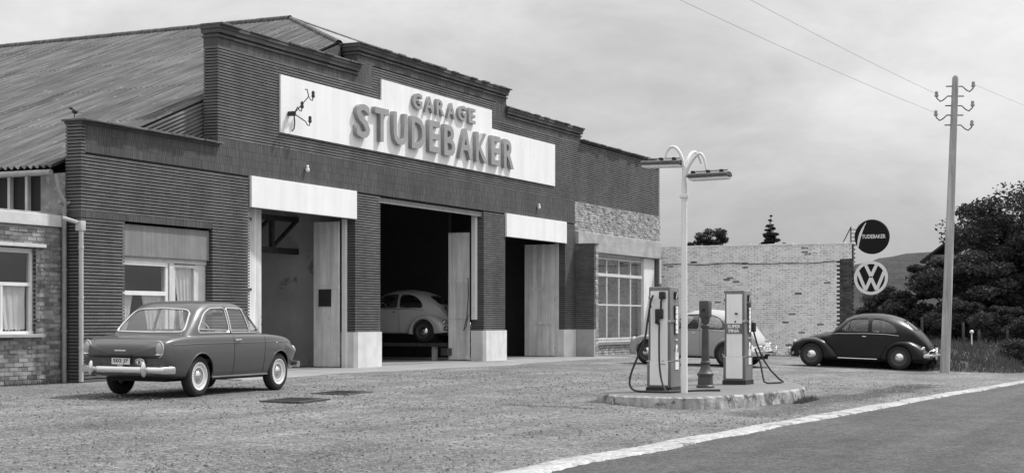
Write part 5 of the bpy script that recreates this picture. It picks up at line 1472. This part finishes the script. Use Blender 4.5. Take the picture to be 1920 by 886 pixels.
# grassy bank right of the pole
def bank_h(x, y):
    # distance inside the bank from its street edge
    e1 = min((x-20.6)/1.2, 1.) ; e2 = (y-(-13.55-(x-20)*.09))/1.6
    k = max(0,min(1,e1))*max(0,min(1,e2)); k = k*k*(3-2*k)
    return terr(y)-.03+k*(.42+.12*math.sin(x*1.1+y*.6)+.06*math.sin(x*2.7-y*2.2))
mb = MB(); xs = np.linspace(20.4,52,95); ys = np.linspace(-15.8,-8.2,36)
mb.add([(x,y,bank_h(x,y)) for y in ys for x in xs],[(j*95+i,j*95+i+1,(j+1)*95+i+1,(j+1)*95+i) for j in range(35) for i in range(94)])
struct(mb.build('grass_bank', M['field'], smooth=True), 'rough grassy bank beside the telegraph pole')
g = np.random.default_rng(9); n = 26000; X = 20.5+g.random(n)**1.5*20; Y = -15.6+g.random(n)*6.6
Z = np.array([bank_h(x,y) for x,y in zip(X,Y)]); ok = (Z-np.array([terr(y) for y in Y])) > .0; X,Y,Z = X[ok],Y[ok],Z[ok]; n = len(X)
hh = .06+.22*g.random(n)**1.8; an = g.random(n)*6.28; lx = (g.random(n)-.35)*.9*hh; ly = (g.random(n)-.5)*.8*hh; wv = .008+.010*g.random(n)
V = np.stack([np.stack([X-wv*np.cos(an),Y-wv*np.sin(an),Z-.01],1), np.stack([X+wv*np.cos(an),Y+wv*np.sin(an),Z-.01],1), np.stack([X+lx*.5+wv*.5,Y+ly*.5,Z+hh*.65],1), np.stack([X+lx,Y+ly,Z+hh*.95],1)],1).reshape(-1,3)
stuff(link('grass', mesh_np('grass', V, np.arange(4*n).reshape(-1,4), M['grass'])), 'long rough grass on the bank beside the pole')
# weeds along walls and kerb
g = np.random.default_rng(19); n = 2600; t = g.random(n); k = g.integers(0,3,n)
X = np.where(k==0, 30.5-g.random(n)**2*.5, np.where(k==1, -6+t*6, 3.2+t*1.6)); Y = np.where(k==0, -6.8+t*6.5, np.where(k==1, .33-g.random(n)**2*.25, -12.12-g.random(n)**2*.15+(t-.5)*.1))
Z = np.array([terr(y) for y in Y]); hh = .02+.10*g.random(n)**2; an = g.random(n)*6.28; wv = .006
V = np.stack([np.stack([X-wv*np.cos(an),Y-wv*np.sin(an),Z-.01],1), np.stack([X+wv*np.cos(an),Y+wv*np.sin(an),Z-.01],1), np.stack([X+(g.random(n)-.5)*.1,Y+(g.random(n)-.5)*.1,Z+hh],1)],1).reshape(-1,3)
stuff(link('weeds', mesh_np('weeds', V, np.arange(3*n).reshape(-1,3), M['grass'])), 'sparse weeds along the wall feet')
# moss and weeds on the low coping
n = 500; X = 3.3+g.random(n)**.6*.85; Y = .1+g.random(n)*.3; Z = np.full(n,4.74)+g.random(n)*.03; hh = .02+.12*g.random(n)**2*((X-3.2)/.9); an = g.random(n)*6.28
V = np.stack([np.stack([X-.012*np.cos(an),Y-.012*np.sin(an),Z-.03],1), np.stack([X+.012*np.cos(an),Y+.012*np.sin(an),Z-.03],1), np.stack([X+(g.random(n)-.5)*.08,Y+(g.random(n)-.5)*.08,Z+hh],1)],1).reshape(-1,3)
stuff(link('weeds', mesh_np('weeds', V, np.arange(3*n).reshape(-1,3), M['grass'])), 'tuft of weeds growing on the low parapet')
# fence posts in the grass
for i,(x,y,h_,lab) in enumerate(((29.0,-9.5,.95,'weathered fence post between the dark car and the pole'),(29.6,-10.7,.75,'fence post in the grass just right of the telegraph pole'),(31.9,-10.85,.65,'fence post second to the right of the telegraph pole'),(33.2,-11.6,.7,'rightmost fence post in the grass'))):
    z = bank_h(x,y); o = MB().tube([(0,0,-.3),(.01,0,h_*.6),(.02,.01,h_),(.02,.01,h_+.03)],[.045,.042,.04,.02],8).build('fence_post', M['bark'], smooth=40); o.location = (x,y,z); tag(o, lab, 'post', 'fence posts in the grass')
o = MB().lathe([(.03,-.12),(.05,-.1),(.10,-.04),(.10,.04),(.06,.10),(.02,.12)],14).build('milk_can_lid', M['white_paint'], smooth=True) if False else MB().ell((0,0,0),.065,.065,.065,14,10).tube([(0,0,-.5),(0,0,-.05)],.02,6).build('marker_post', M['white_paint'], smooth=True)
o.location = (29.7,-10.95,.76); tag(o, 'small white ball on a stake in the grass right of the pole', 'marker')
tree((24.6,-13.15,terr(-13.1)), 1.05, .55, 'very dark pointed shrub at the right edge by the road', 31, 16, 220, .05, .0, 'leaf_dark', name='bush', cat='bush', clump_r=.4)
